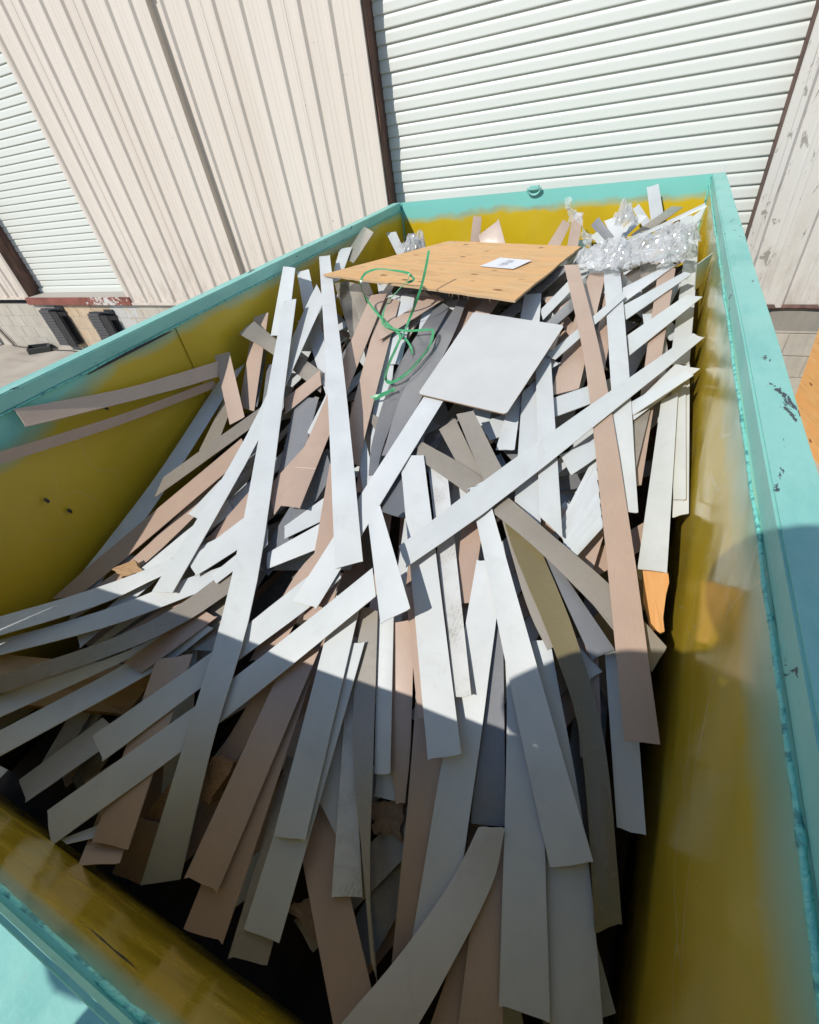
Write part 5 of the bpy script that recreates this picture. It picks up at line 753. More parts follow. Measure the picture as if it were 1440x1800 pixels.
('K','dark brown strip below the one on the left wall',[(-1.984,0.504,-0.682,-1.98,0.475,-0.718),(-1.981,0.587,-0.702,-1.977,0.561,-0.738),(-1.978,0.678,-0.724,-1.974,0.656,-0.76),(-1.974,0.778,-0.748,-1.97,0.759,-0.784),(-1.971,0.883,-0.772,-1.966,0.868,-0.809),(-1.968,0.991,-0.796,-1.963,0.98,-0.833),(-1.965,1.098,-0.818,-1.961,1.089,-0.855),(-1.963,1.206,-0.838,-1.959,1.198,-0.875),(-1.962,1.318,-0.857,-1.957,1.309,-0.894),(-1.96,1.437,-0.878,-1.955,1.428,-0.915),(-1.958,1.571,-0.902,-1.953,1.561,-0.938)])
]
for kind, label, rows in STRIPS:
    nm, cat = NAMES[kind]; tag(ribbon(nm, kind, rows), label, cat, 'offcut strips heaped in the dumpster')
JL, JR = [Vector(p) + Vector((0, 0, H)) for p in [(-1.177,1.144,-1.022),(-1.082,1.155,-1.02)]]
st = next(o for o in col.objects if o.get('label') == 'tan strip with a pale joint line left of centre')
bm = bmesh.new(); tube(bm, [JL - st.location, JR - st.location], .0028, 6); obj('joint_bead', bm, M['edgeK'], st, shift=(0, 0, 0))
BURIED = [
('K',[(-2.015,0.364,-1.593,-1.935,0.339,-1.603),(-1.763,2.56,-1.265,-1.658,2.535,-1.269)]),
('W',[(-1.169,3.016,-1.004,-1.084,2.977,-1.008),(-0.242,4.165,-0.89,-0.162,4.116,-0.889)]),
('K',[(-1.68,-0.037,-1.666,-1.6,-0.073,-1.673),(-1.136,1.157,-1.362,-1.05,1.126,-1.372)]),
('W',[(-1.14,0.036,-1.66,-1.054,0.008,-1.667),(-0.866,1.208,-1.35,-0.773,1.185,-1.357)]),
('G',[(-1.59,-0.047,-1.654,-1.501,-0.062,-1.657),(-1.449,1.314,-1.292,-1.355,1.302,-1.295)]),
('K',[(-1.51,-0.026,-1.632,-1.445,-0.081,-1.643),(-0.566,1.041,-1.329,-0.494,0.995,-1.343)]),
('W',[(-1.726,-0.046,-1.622,-1.639,-0.06,-1.624),(-1.572,0.591,-1.392,-1.486,0.58,-1.396)]),
('K',[(-0.796,-0.018,-1.64,-0.703,-0.01,-1.638),(-0.888,1.079,-1.229,-0.795,1.085,-1.228)]),
('W',[(-0.409,2.833,-0.957,-0.316,2.815,-0.959),(0.044,3.745,-0.787,0.122,3.724,-0.787)]),
('W',[(-0.875,1.488,-1.244,-0.777,1.479,-1.247),(-0.58,3.279,-0.881,-0.488,3.267,-0.881)]),
('W',[(-1.693,-0.053,-1.592,-1.603,-0.051,-1.591),(-1.771,1.074,-1.223,-1.679,1.075,-1.222)]),
('W',[(-1.188,1.015,-1.35,-1.117,0.972,-1.363),(-0.084,2.638,-0.949,-0.005,2.599,-0.953)]),
('W',[(-0.811,-0.018,-1.62,-0.76,-0.089,-1.634),(0.167,1.217,-1.229,0.229,1.16,-1.246)]),
('W',[(-0.002,-0.069,-1.639,0.085,-0.039,-1.633),(-0.605,0.941,-1.277,-0.514,0.966,-1.269)]),
('K',[(-1.198,-0.074,-1.655,-1.108,-0.034,-1.647),(-1.822,0.792,-1.281,-1.727,0.823,-1.271)]),
('G',[(-1.365,0.413,-1.528,-1.289,0.381,-1.542),(-0.903,1.584,-1.155,-0.819,1.557,-1.162)]),
('W',[(-0.287,1.617,-1.1,-0.194,1.615,-1.1),(-0.255,3.18,-0.866,-0.164,3.178,-0.866)]),
('W',[(-0.697,1.49,-1.151,-0.626,1.543,-1.138),(-1.853,2.502,-0.913,-1.781,2.554,-0.907)]),
('W',[(-1.536,2.679,-0.923,-1.451,2.718,-0.919),(-2.009,3.53,-0.841,-1.938,3.58,-0.842)]),
('W',[(-1.909,-0.027,-1.484,-1.847,-0.07,-1.493),(-1.342,1.206,-1.223,-1.273,1.169,-1.234)]),
('G',[(-0.733,2.76,-0.929,-0.64,2.751,-0.93),(-0.494,3.778,-0.819,-0.41,3.767,-0.818)]),
('G',[(0.081,0.048,-1.569,0.17,0.056,-1.567),(-0.052,1.537,-1.099,0.039,1.543,-1.097)]),
('T',[(-0.24,0.005,-1.616,-0.16,0.051,-1.604),(-0.897,1.125,-1.196,-0.811,1.16,-1.186)]),
('K',[(-1.055,-0.038,-1.615,-0.973,-0.068,-1.621),(-0.55,0.802,-1.303,-0.467,0.777,-1.311)]),
('W',[(-1.536,0.786,-1.259,-1.444,0.802,-1.254),(-1.927,2.683,-0.832,-1.842,2.7,-0.832)]),
('K',[(-0.666,1.845,-1.018,-0.587,1.816,-1.023),(0.144,3.488,-0.845,0.223,3.447,-0.844)]),
('K',[(-0.561,0.685,-1.32,-0.473,0.711,-1.312),(-1.123,2.215,-0.972,-1.033,2.239,-0.968)]),
('K',[(-0.423,-0.038,-1.612,-0.339,-0.068,-1.618),(0.09,0.981,-1.25,0.177,0.957,-1.258)]),
('W',[(-0.118,2.772,-0.905,-0.029,2.753,-0.906),(0.133,3.667,-0.807,0.213,3.644,-0.806)]),
('W',[(-1.343,0.045,-1.542,-1.258,0.034,-1.545),(-1.24,1.44,-1.134,-1.151,1.431,-1.136)]),
('W',[(0.147,0.076,-1.517,0.216,0.125,-1.502),(-0.898,1.843,-1.036,-0.816,1.883,-1.029)]),
('G',[(-0.417,-0.041,-1.561,-0.333,-0.061,-1.565),(-0.086,1.127,-1.196,0.002,1.111,-1.2)]),
('W',[(-0.298,0.933,-1.238,-0.211,0.919,-1.242),(0.069,2.89,-0.847,0.155,2.876,-0.848)]),
('W',[(-0.658,0.459,-1.34,-0.592,0.42,-1.358),(0.148,1.987,-0.975,0.226,1.951,-0.981)]),
('G',[(-0.69,2.525,-0.948,-0.599,2.514,-0.949),(-0.434,3.619,-0.838,-0.349,3.603,-0.838)]),
('K',[(-0.251,2.728,-0.899,-0.167,2.7,-0.901),(0.131,3.748,-0.789,0.206,3.714,-0.789)]),
('W',[(-1.906,0.624,-1.247,-1.927,0.554,-1.273),(-0.845,0.976,-1.256,-0.841,0.903,-1.279)]),
('W',[(-1.074,-0.069,-1.6,-0.986,-0.036,-1.594),(-1.508,0.654,-1.3,-1.416,0.681,-1.291)]),
('T',[(-0.351,1.324,-1.086,-0.263,1.331,-1.084),(-0.558,3.215,-0.837,-0.471,3.225,-0.837)]),
('W',[(-0.491,1.936,-0.989,-0.402,1.933,-0.99),(-0.402,3.322,-0.822,-0.317,3.318,-0.822)]),
('T',[(-0.54,-0.035,-1.526,-0.461,-0.065,-1.532),(0.124,1.108,-1.203,0.211,1.084,-1.21)]),
('G',[(-1.908,-0.021,-1.471,-1.859,-0.076,-1.482),(-1.243,0.958,-1.205,-1.191,0.912,-1.219)]),
('T',[(-0.514,2.73,-0.864,-0.477,2.694,-0.867),(0.143,3.491,-0.816,0.179,3.443,-0.815)]),
('W',[(-1.648,1.74,-0.989,-1.593,1.733,-0.99),(-1.547,2.542,-0.882,-1.491,2.535,-0.883)]),
('W',[(-1.152,1.103,-1.153,-1.115,1.075,-1.162),(-0.75,1.601,-1.02,-0.709,1.573,-1.026)]),
('K',[(-1.279,2.241,-0.997,-1.253,2.286,-0.991),(-1.825,2.181,-0.821,-1.799,2.219,-0.816)]),
('G',[(0.149,0.659,-1.336,0.191,0.693,-1.324),(-0.446,1.41,-1.042,-0.401,1.439,-1.034)]),
('G',[(-0.458,2.521,-0.845,-0.381,2.505,-0.846),(-0.114,3.797,-0.817,-0.037,3.774,-0.816)]),
('K',[(-0.577,0.441,-1.341,-0.541,0.45,-1.337),(-0.912,1.549,-1.022,-0.875,1.557,-1.02)]),
('W',[(0.121,2.303,-0.913,0.197,2.327,-0.91),(-0.34,3.248,-0.804,-0.267,3.283,-0.805)]),
('T',[(-1.491,0.722,-1.235,-1.463,0.668,-1.252),(-1.029,1.133,-1.151,-0.992,1.082,-1.167)]),
('G',[(-0.304,1.321,-1.073,-0.284,1.262,-1.089),(0.158,1.595,-1.073,0.186,1.534,-1.088)]),
('W',[(-0.263,0.365,-1.353,-0.209,0.354,-1.358),(0.027,1.763,-0.985,0.084,1.753,-0.987)]),
('G',[(-0.904,0.811,-1.206,-0.872,0.802,-1.209),(-0.665,1.623,-1.008,-0.631,1.615,-1.01)]),
('K',[(-0.565,0.538,-1.305,-0.524,0.483,-1.328),(0.137,1.261,-1.089,0.19,1.212,-1.103)]),
('G',[(-0.096,1.193,-1.097,-0.057,1.225,-1.088),(-1.145,2.149,-0.903,-1.101,2.18,-0.899)]),
('G',[(-1.878,0.4,-1.316,-1.861,0.346,-1.34),(-1.258,1.213,-1.107,-1.221,1.165,-1.121)]),
('W',[(-0.412,0.485,-1.321,-0.361,0.468,-1.328),(-0.128,1.256,-1.067,-0.075,1.241,-1.071)]),
('K',[(-0.146,2.069,-0.976,-0.093,2.091,-0.973),(-0.493,2.575,-0.82,-0.443,2.597,-0.819)]),
('W',[(-1.723,0.313,-1.309,-1.672,0.282,-1.322),(-1.324,1.434,-1.043,-1.259,1.407,-1.05)]),
('W',[(-1.531,2.503,-0.857,-1.464,2.474,-0.86),(-0.874,3.498,-0.787,-0.804,3.459,-0.786)]),
('W',[(-0.237,1.336,-1.024,-0.201,1.306,-1.032),(0.145,1.991,-0.944,0.185,1.96,-0.948)]),
('T',[(-0.711,2.295,-0.897,-0.654,2.305,-0.895),(-0.88,3.033,-0.817,-0.825,3.046,-0.817)]),
('T',[(-1.516,1.505,-1.009,-1.491,1.454,-1.021),(-0.666,2.044,-0.915,-0.629,1.992,-0.923)]),
('K',[(-0.88,1.107,-1.064,-0.802,1.127,-1.058),(-1.376,2.426,-0.85,-1.297,2.447,-0.847)]),
('G',[(-1.369,1.792,-0.915,-1.313,1.799,-0.914),(-1.586,3.115,-0.785,-1.532,3.125,-0.786)]),
('W',[(0.133,2.279,-0.907,0.198,2.315,-0.902),(-0.336,2.996,-0.817,-0.271,3.043,-0.817)]),
('G',[(-0.522,2.946,-0.813,-0.497,2.922,-0.814),(-0.021,3.383,-0.804,0.004,3.354,-0.803)]),
('W',[(-0.472,0.682,-1.251,-0.391,0.69,-1.249),(-0.612,1.896,-0.92,-0.532,1.903,-0.919)]),
('K',[(-0.488,0.608,-1.264,-0.442,0.585,-1.272),(-0.141,1.226,-1.065,-0.093,1.205,-1.071)]),
('T',[(0.066,2.033,-0.944,0.149,2.041,-0.943),(-0.061,2.959,-0.775,0.016,2.968,-0.775)]),
('G',[(-0.665,2.307,-0.829,-0.59,2.293,-0.83),(-0.504,2.996,-0.784,-0.428,2.978,-0.784)]),
('W',[(0.095,1.843,-0.948,0.151,1.849,-0.947),(0,2.46,-0.86,0.057,2.467,-0.859)]),
('W',[(-1.351,1.291,-1.04,-1.3,1.283,-1.043),(-1.096,2.385,-0.816,-1.044,2.376,-0.817)]),
('T',[(-1.599,0.574,-1.241,-1.568,0.567,-1.243),(-1.369,1.612,-0.962,-1.337,1.605,-0.964)]),
('W',[(-0.929,2.427,-0.858,-0.864,2.469,-0.854),(-1.57,3.018,-0.765,-1.517,3.075,-0.767)]),
('G',[(-1.162,1.993,-0.885,-1.113,2.016,-0.882),(-1.758,2.839,-0.779,-1.712,2.869,-0.778)]),
('W',[(-0.561,0.687,-1.242,-0.525,0.695,-1.24),(-0.888,1.874,-0.924,-0.853,1.881,-0.923)]),
('W',[(-1.678,2.057,-0.884,-1.61,2.035,-0.887),(-1.218,2.851,-0.747,-1.148,2.822,-0.747)]),
('W',[(-1.052,2.299,-0.85,-0.98,2.279,-0.853),(-0.845,2.935,-0.808,-0.77,2.91,-0.809)]),
('W',[(-0.216,2.669,-0.829,-0.139,2.688,-0.828),(-0.4,3.228,-0.79,-0.326,3.252,-0.791)])
]
BL = {'W': 'white strip mostly buried under the strips on top of the heap', 'K': 'tan strip mostly buried under the strips on top of the heap', 'T': 'taupe strip mostly buried under the strips on top of the heap', 'G': 'grey strip mostly buried under the strips on top of the heap'}
for kind, rows in BURIED:
    nm, cat = NAMES[kind]; tag(ribbon(nm, kind, rows, sub=3), BL[kind], cat, {'W': 'white strips buried in the heap', 'K': 'tan strips buried in the heap', 'T': 'taupe strips buried in the heap', 'G': 'grey strips buried in the heap'}[kind])

# ------------------------------------------------------------------ sheets, timber and board in the heap
SH = {
'PLY':[(-1.802,2.523,-0.663),(-1.35,3.495,-0.722),(-0.542,2.179,-0.703),(-0.43,3.411,-0.777)],
'BOARD':[(-0.754,2.218,-0.771),(-0.303,2.108,-0.787),(-0.791,1.572,-0.88),(-0.399,1.503,-0.896)],
'WOOD':[(-2.015,0.098,-1.252),(-1.841,-0.013,-1.283),(-1.416,0.368,-1.447),(-1.465,0.191,-1.52)],
'WOOD2':[(-1.76,0.566,-1.219),(-1.695,0.548,-1.225),(-1.693,0.623,-1.203),(-1.607,0.596,-1.213)],
'CHUNK':[(-1.057,0.123,-1.437),(-0.989,0.144,-1.43),(-1.178,-0.08,-1.593),(-1.078,-0.064,-1.59)],
'CHUNK2':[(-0.965,0.187,-1.408),(-0.884,0.193,-1.406),(-0.978,0.086,-1.476),(-0.921,0.077,-1.479)],
'CARD':[(-0.573,-0.017,-1.5),(-0.522,0.021,-1.491),(-0.354,-0.069,-1.513),(-0.332,-0.018,-1.503)],
'CARD2':[(-0.447,0.262,-1.42),(-0.412,0.203,-1.444),(-0.354,0.302,-1.406),(-0.333,0.22,-1.44)],
'ORANGE':[(0.126,1.086,-1.103),(0.204,1.068,-1.108),(0.173,0.885,-1.171),(0.208,0.895,-1.168)],
'PAPER':[(-0.903,2.788,-0.717),(-0.694,2.738,-0.724),(-0.636,2.939,-0.734),(-0.838,3.001,-0.728)]
}
def V3(p): return Vector(p) + Vector((0, 0, H))
def sheet(name, key, thick, mats, round_=0.0, nu=10, nv=10, ragged=0.0, parent=None):
    L0, R0, L1, R1 = [V3(p) for p in SH[key]]
    bm = bmesh.new(); uvl = bm.loops.layers.uv.new('uv'); org = (L0 + R0 + L1 + R1) / 4
    nn = (L1 - L0).cross(R0 - L0).normalized()
    if nn.z < 0: nn = -nn
    lu, lv = (L1 - L0).length, (R0 - L0).length
    def P(u, v): return L0.lerp(L1, u).lerp(R0.lerp(R1, u), v)
    if round_:
        ring = []
        ru, rv = round_ / lu, round_ / lv
        for cu, cv, a0 in ((1 - ru, 1 - rv, 0), (ru, 1 - rv, 90), (ru, rv, 180), (1 - ru, rv, 270)):
            for k in range(6):
                a = math.radians(a0 + 90 * k / 5); ring.append((cu + ru * math.cos(a), cv + rv * math.sin(a)))
    else:
        ring = []
        for i in range(nu): ring.append((i / nu, 0))
        for i in range(nv): ring.append((1, i / nv))
        for i in range(nu): ring.append((1 - i / nu, 1))
        for i in range(nv): ring.append((0, 1 - i / nv))
    pts = [P(u, v) - org for u, v in ring]
    if ragged: pts = [p + Vector((random.uniform(-1, 1), random.uniform(-1, 1), 0)) * ragged for p in pts]
    top = [bm.verts.new(p) for p in pts]; bot = [bm.verts.new(p - nn * thick) for p in pts]
    uv = {}
    for (u, v), a, b in zip(ring, top, bot): uv[a] = uv[b] = (u * lu, v * lv)
    c1 = bm.verts.new(P(.5, .5) - org); c2 = bm.verts.new(P(.5, .5) - org - nn * thick); uv[c1] = uv[c2] = (.5 * lu, .5 * lv)
    n = len(ring)
    for i in range(n):
        j = (i + 1) % n
        for vs, mi in (((top[i], top[j], c1), 0), ((bot[j], bot[i], c2), 1), ((top[i], bot[i], bot[j], top[j]), 1)):
            f = bm.faces.new(vs); f.material_index = mi
            for lp in f.loops: lp[uvl].uv = uv[lp.vert]
    bmesh.ops.recalc_face_normals(bm, faces=bm.faces)
    return obj(name, bm, mats, shift=org), P, nn, org
# plywood sheet with its paper label
pe, P, nn, org = sheet('plywood_face', 'PLY', .011, [M['ply'], M['plyedge']], ragged=.004, nu=26, nv=18)
root = empty('plywood_sheet', org, 'square of knotty plywood lying on the heap with a white paper label', 'plywood')
pe.parent = root; pe.location = (0, 0, 0)
# splinters along the raised front edge
bm = bmesh.new()
for k in range(15):
    u = random.random() ** .8; p = P(u, 0) - org - nn * random.uniform(.004, .010); L = random.uniform(.006, .03)
    a = Vector((random.uniform(-.3, .3), random.uniform(-.25, .05), -1)).normalized() * L; s = Vector((.0009, .0003, 0))
    f = bm.faces.new([bm.verts.new(p - s), bm.verts.new(p + s), bm.verts.new(p + a)])
obj('splinters', bm, M['plyedge'], root, shift=(0, 0, 0))
pu = [V3(p) - org + nn * .0035 for p in SH['PAPER']]
def PP(a, b): return pu[0].lerp(pu[1], a).lerp(pu[3].lerp(pu[2], a), b)
bm = bmesh.new(); grid_wall(bm, lambda a, b: PP(a, b) + nn * .004 * abs(a - .4) * abs(b - .3), 6, 6); pap = obj('paper_label', bm, M['paper'], root, shift=(0, 0, 0))
# the printed word, too small to read in the photograph: a row of letter-like strokes
bm = bmesh.new()
def stroke(a0, b0, a1, b1, wd=.0013):
    p, q = PP(a0, b0) + nn * .0035, PP(a1, b1) + nn * .0035; s = (q - p).cross(nn).normalized() * wd
    bm.faces.new([bm.verts.new(p - s), bm.verts.new(q - s), bm.verts.new(q + s), bm.verts.new(p + s)])
for k in range(8):
    b = .22 + k * .075
    stroke(.42, b, .60, b); 
    if k % 2: stroke(.42, b, .42, b + .045)
    if k % 3: stroke(.60, b, .60, b + .045)
    if k % 3 == 1: stroke(.51, b, .51, b + .045)
    if k % 4 == 2: stroke(.42, b + .045, .60, b + .02)
obj('lettering', bm, M['ink'], pap, shift=(0, 0, 0))
bd, _, _, _ = sheet('pale_board', 'BOARD', .006, [M['board'], M['card']], round_=.018)
tag(bd, 'pale grey rectangular board with rounded corners on top of the strips', 'board')
for nm, key, th, m, lab, cat in (
        ('timber_plank', 'WOOD', .022, 'plank', 'bare wooden plank under the fan of strips at the left', 'plank'),
        ('timber_scrap', 'WOOD2', .02, 'timber', 'scrap of brown wood under the tan strip at the left', 'wood scrap'),
        ('timber_block', 'CHUNK', .05, 'timber', 'rough brown wood block beside the foot of the longest white strip', 'wood block'),
        ('timber_chip', 'CHUNK2', .04, 'timber', 'splintered wood lump in the gap right of the longest white strip', 'wood lump'),
        ('orange_plywood', 'ORANGE', .015, 'ply_o', 'sunlit orange plywood scrap by the right wall', 'plywood scrap')):
    o, _, _, _ = sheet(nm, key, th, [M[m], M['timber']], ragged=.006 if key != 'WOOD' else .002, nu=5, nv=4); tag(o, lab, cat)
def cardboard(key, label):
    o, P, nn, org = sheet('torn_cardboard', key, .004, [M['card'], M['card']], ragged=.008, nu=9, nv=7)
    bm = bmesh.new()
    for k in range(26):
        b = k / 26; p = P(1, b) - org; bm.faces.new([bm.verts.new(p + nn * .001), bm.verts.new(p + (P(1, b + .03) - P(1, b)) + nn * .001), bm.verts.new(p - nn * .012 + Vector((.003, -.004, 0)))])
    r = empty('cardboard_piece', org, label, 'cardboard'); o.parent = r; o.location = (0, 0, 0); obj('fluting', bm, M['card'], r, shift=(0, 0, 0))
cardboard('CARD', 'torn corrugated cardboard edge in the dark gap at the bottom'); cardboard('CARD2', 'crumpled brown cardboard in the dark gap at the centre')

# ------------------------------------------------------------------ green strapping
bm = bmesh.new()
for pl, wd in (([(-1.019,2.348,-0.523),(-1.013,2.288,-0.572),(-1.004,2.192,-0.633),(-1.028,2.156,-0.702),(-1.085,2.176,-0.79),(-1.071,2.08,-0.814),(-1.058,1.98,-0.83),(-1.036,1.844,-0.849),(-1.011,1.716,-0.87),(-1,1.672,-0.879)],.0062),([(-0.92,2.068,-0.806),(-0.962,2.064,-0.806),(-1.047,2.052,-0.808),(-1.126,2.068,-0.807),(-1.199,2.1,-0.802),(-1.236,2.16,-0.782),(-1.207,2.18,-0.719),(-1.136,2.164,-0.661),(-1.092,2.192,-0.623),(-1.094,2.256,-0.607),(-1.126,2.264,-0.596),(-1.187,2.264,-0.586),(-1.296,2.3,-0.587),(-1.36,2.28,-0.599),(-1.362,2.22,-0.618),(-1.383,2.24,-0.65),(-1.371,2.26,-0.726),(-1.289,2.208,-0.785),(-1.177,2.108,-0.804),(-1.079,2.028,-0.822),(-1.057,1.932,-0.842),(-1.037,1.8,-0.866),(-1.01,1.704,-0.882),(-0.975,1.664,-0.891),(-0.934,1.696,-0.882),(-0.904,1.756,-0.869),(-0.889,1.856,-0.847),(-0.882,1.956,-0.828),(-0.895,2.028,-0.812),(-0.915,2.064,-0.802)],.0062),([(-0.913,2.06,-0.816),(-0.888,1.944,-0.84),(-0.9,1.844,-0.86),(-0.914,1.756,-0.874),(-0.947,1.684,-0.886),(-0.983,1.672,-0.887),(-1.022,1.724,-0.883),(-1.048,1.864,-0.863),(-1.071,2.004,-0.84),(-1.045,2.016,-0.835),(-0.988,1.952,-0.848),(-0.963,1.908,-0.86)],.005),([(-0.934,1.632,-0.898),(-0.961,1.592,-0.907),(-0.997,1.552,-0.915)],.0055),([(-0.926,1.624,-0.903),(-0.954,1.616,-0.905),(-0.988,1.588,-0.911),(-1.029,1.576,-0.92)],.0055),([(-1.104,2.268,-0.606),(-1.07,2.244,-0.619),(-1.074,2.24,-0.629),(-1.095,2.216,-0.632)],.0055)):
    pts = [V3(p) for p in pl]; n = len(pts); prev = None; rows = []
    ev = []
    for i in range(n - 1):
        for k in range(5):
            t_ = k / 5; p0, p1, p2, p3 = pts[max(i - 1, 0)], pts[i], pts[i + 1], pts[min(i + 2, n - 1)]
            ev.append(.5 * ((2 * p1) + (p2 - p0) * t_ + (2 * p0 - 5 * p1 + 4 * p2 - p3) * t_ ** 2 + (3 * p1 - p0 - 3 * p2 + p3) * t_ ** 3))
    ev.append(pts[-1])
    for i, p in enumerate(ev):
        d = (ev[min(i + 1, len(ev) - 1)] - ev[max(i - 1, 0)]).normalized()
        up = Vector((math.sin(i * .13), -.6, 1.0 + .3 * math.cos(i * .2))).normalized()
        s = d.cross(up).normalized() * wd; nn = s.cross(d).normalized() * .0006
        rows.append([bm.verts.new(p - s - nn), bm.verts.new(p + s - nn), bm.verts.new(p + s + nn), bm.verts.new(p - s + nn)])
    for a, b in zip(rows[:-1], rows[1:]):
        for k in range(4): bm.faces.new((a[k], a[(k + 1) % 4], b[(k + 1) % 4], b[k]))
bmesh.ops.recalc_face_normals(bm, faces=bm.faces)
tag(obj('green_strapping', bm, M['green'], smooth=False), 'loose loops of green plastic strapping hanging over the plywood edge', 'strapping')

# ------------------------------------------------------------------ crumpled clear film
def film(name, c, size, seed, label, nu=60, nv=44, layers=2):
    """crumpled film: loose domed sheets with sharp creases, laid one over the other"""
    c = V3(c); bm = bmesh.new()
    for L in range(layers):
        s = Vector((seed * 3.1 + L * 7.7, seed * 1.7 - L * 3.3, seed + L * 5.1)); grid = {}
        for i in range(nu + 1):
            for j in range(nv + 1):
                u, v = i / nu * 2 - 1, j / nv * 2 - 1
                r = math.hypot(u, v); a = math.atan2(v, u)
                lim = .84 + .22 * noise.noise(Vector((math.cos(a) * 2.2, math.sin(a) * 2.2, 0)) + s) + .07 * noise.noise(Vector((math.cos(a) * 9, math.sin(a) * 9, 0)) + s)
                if r > lim: continue
                q = Vector((u * 1.6, v * 1.6, L)); h = max(0, 1 - (r / lim) ** 2) ** .6
                h *= .62 + .75 * noise.noise(q * 1.3 + s)
                for fr, am in ((2.2, .42), (4.6, .22), (9.5, .09), (20, .035)):
                    h += am * (.26 - abs(noise.noise(q * fr + s * fr))) * (.35 + h)
                jx = Vector((noise.noise(q * 3 + s), noise.noise(q * 3 - s), 0)) * .12 + Vector((noise.noise(q * 9 + s), noise.noise(q * 9 - s), 0)) * .06
                grid[i, j] = bm.verts.new(c + Vector(((u + jx.x) * size[0], (v + jx.y) * size[1], h * size[2] * (1 - .35 * L))))
        for (i, j), v0 in grid.items():
            q = [grid.get(k) for k in ((i, j), (i + 1, j), (i + 1, j + 1), (i, j + 1))]
            if all(q): bm.faces.new((q[0], q[1], q[2])); bm.faces.new((q[0], q[2], q[3]))
    return tag(obj(name, bm, M['film']), label, 'plastic film')
def strand(name, pts, wd, seed, label):
    """a twisted torn strand of the same film"""
    pts = [V3(p) for p in pts]; n = 34; bm = bmesh.new(); rows = []
    for i in range(n + 1):
        f = i / n * (len(pts) - 1); k = min(int(f), len(pts) - 2); p = pts[k].lerp(pts[k + 1], f - k)
        d = (pts[k + 1] - pts[k]).normalized(); row = []
        a0 = d.cross(Vector((.4, -1, .2))).normalized(); b0 = d.cross(a0)
        w_ = wd * (.35 + .9 * abs(noise.noise(Vector((i * .21, seed, 0)))) + .5 * math.sin(math.pi * i / n))
        for j in range(7):
            v = j / 6 * 2 - 1; tw = i * .16 + .8 * noise.noise(Vector((i * .2, seed, 4)))
            off = (a0 * math.cos(tw) + b0 * math.sin(tw)) * v * w_ + b0 * .5 * w_ * noise.noise(Vector((i * .5, j * .9, seed)))
            row.append(bm.verts.new(p + off))
        rows.append(row)
    for a, b in zip(rows[:-1], rows[1:]):
        for j in range(6): bm.faces.new((a[j], a[j + 1], b[j + 1], b[j]))
    return tag(obj(name, bm, M['film']), label, 'plastic film')
film('film_wad',(-0.201,2.9,-0.746),(0.21, 0.17, 0.12),1,'crumpled clear film wad by the plywood corner, left half of the heap',84,64,2)
film('film_wad',(0.002,2.936,-0.734),(0.22, 0.18, 0.125),2,'crumpled clear film wad around the upright white strip at right',84,64,2)
film('film_wad',(0.086,3.192,-0.725),(0.15, 0.14, 0.12),3,'hazy film wad piled against the far right corner',64,54,2)
film('film_wad',(-0.194,3.55,-0.708),(0.085, 0.06, 0.14),4,'small upright tuft of clear film at the far yellow wall',50,40,2)
film('film_wad',(-1.69,3.6,-0.796),(0.13, 0.12, 0.13),5,'ball of crumpled white film in the far left corner',64,54,2)
strand('film_strand',[(-0.627,3.95,-0.589),(-0.59,3.9,-0.643),(-0.541,3.85,-0.705),(-0.514,3.8,-0.748)],0.045,3,'twisted strand of clear film over the upright tan strip')
strand('film_strand',[(-0.537,3.85,-0.672),(-0.469,3.75,-0.747),(-0.411,3.65,-0.806),(-0.38,3.6,-0.833)],0.03,8,'thin trailing film strand at the far wall by the heap')

# ------------------------------------------------------------------ plywood leaning at the right
Q = [Vector(p) + Vector((0, 0, H)) for p in [(1.274,4.313,-2.42),(1.619,3.06,-2.42),(1.716,3.647,-1.813),(1.372,4.9,-1.813)]]
bm = bmesh.new(); uvl = bm.loops.layers.uv.new('uv'); nn = (Q[1] - Q[0]).cross(Q[3] - Q[0]).normalized()
if nn.y > 0: nn = -nn
a = [bm.verts.new(p) for p in Q]; b = [bm.verts.new(p - nn * .018) for p in Q]
UVS = [(0, 0), (1.3, 0), (1.3, 1.2), (0, 1.2)]; um = dict(zip(a + b, UVS + UVS))
for vs, mi in [(a, 0), (b[::-1], 0)] + [((a[i], a[(i + 1) % 4], b[(i + 1) % 4], b[i]), 1) for i in range(4)]:
    f = bm.faces.new(vs); f.material_index = mi
    for lp in f.loops: lp[uvl].uv = um[lp.vert]
bmesh.ops.recalc_face_normals(bm, faces=bm.faces)
tag(obj('leaning_plywood', bm, [M['ply_o'], M['steel']]), 'orange plywood sheet leaning on the block wall right of the dumpster', 'plywood')

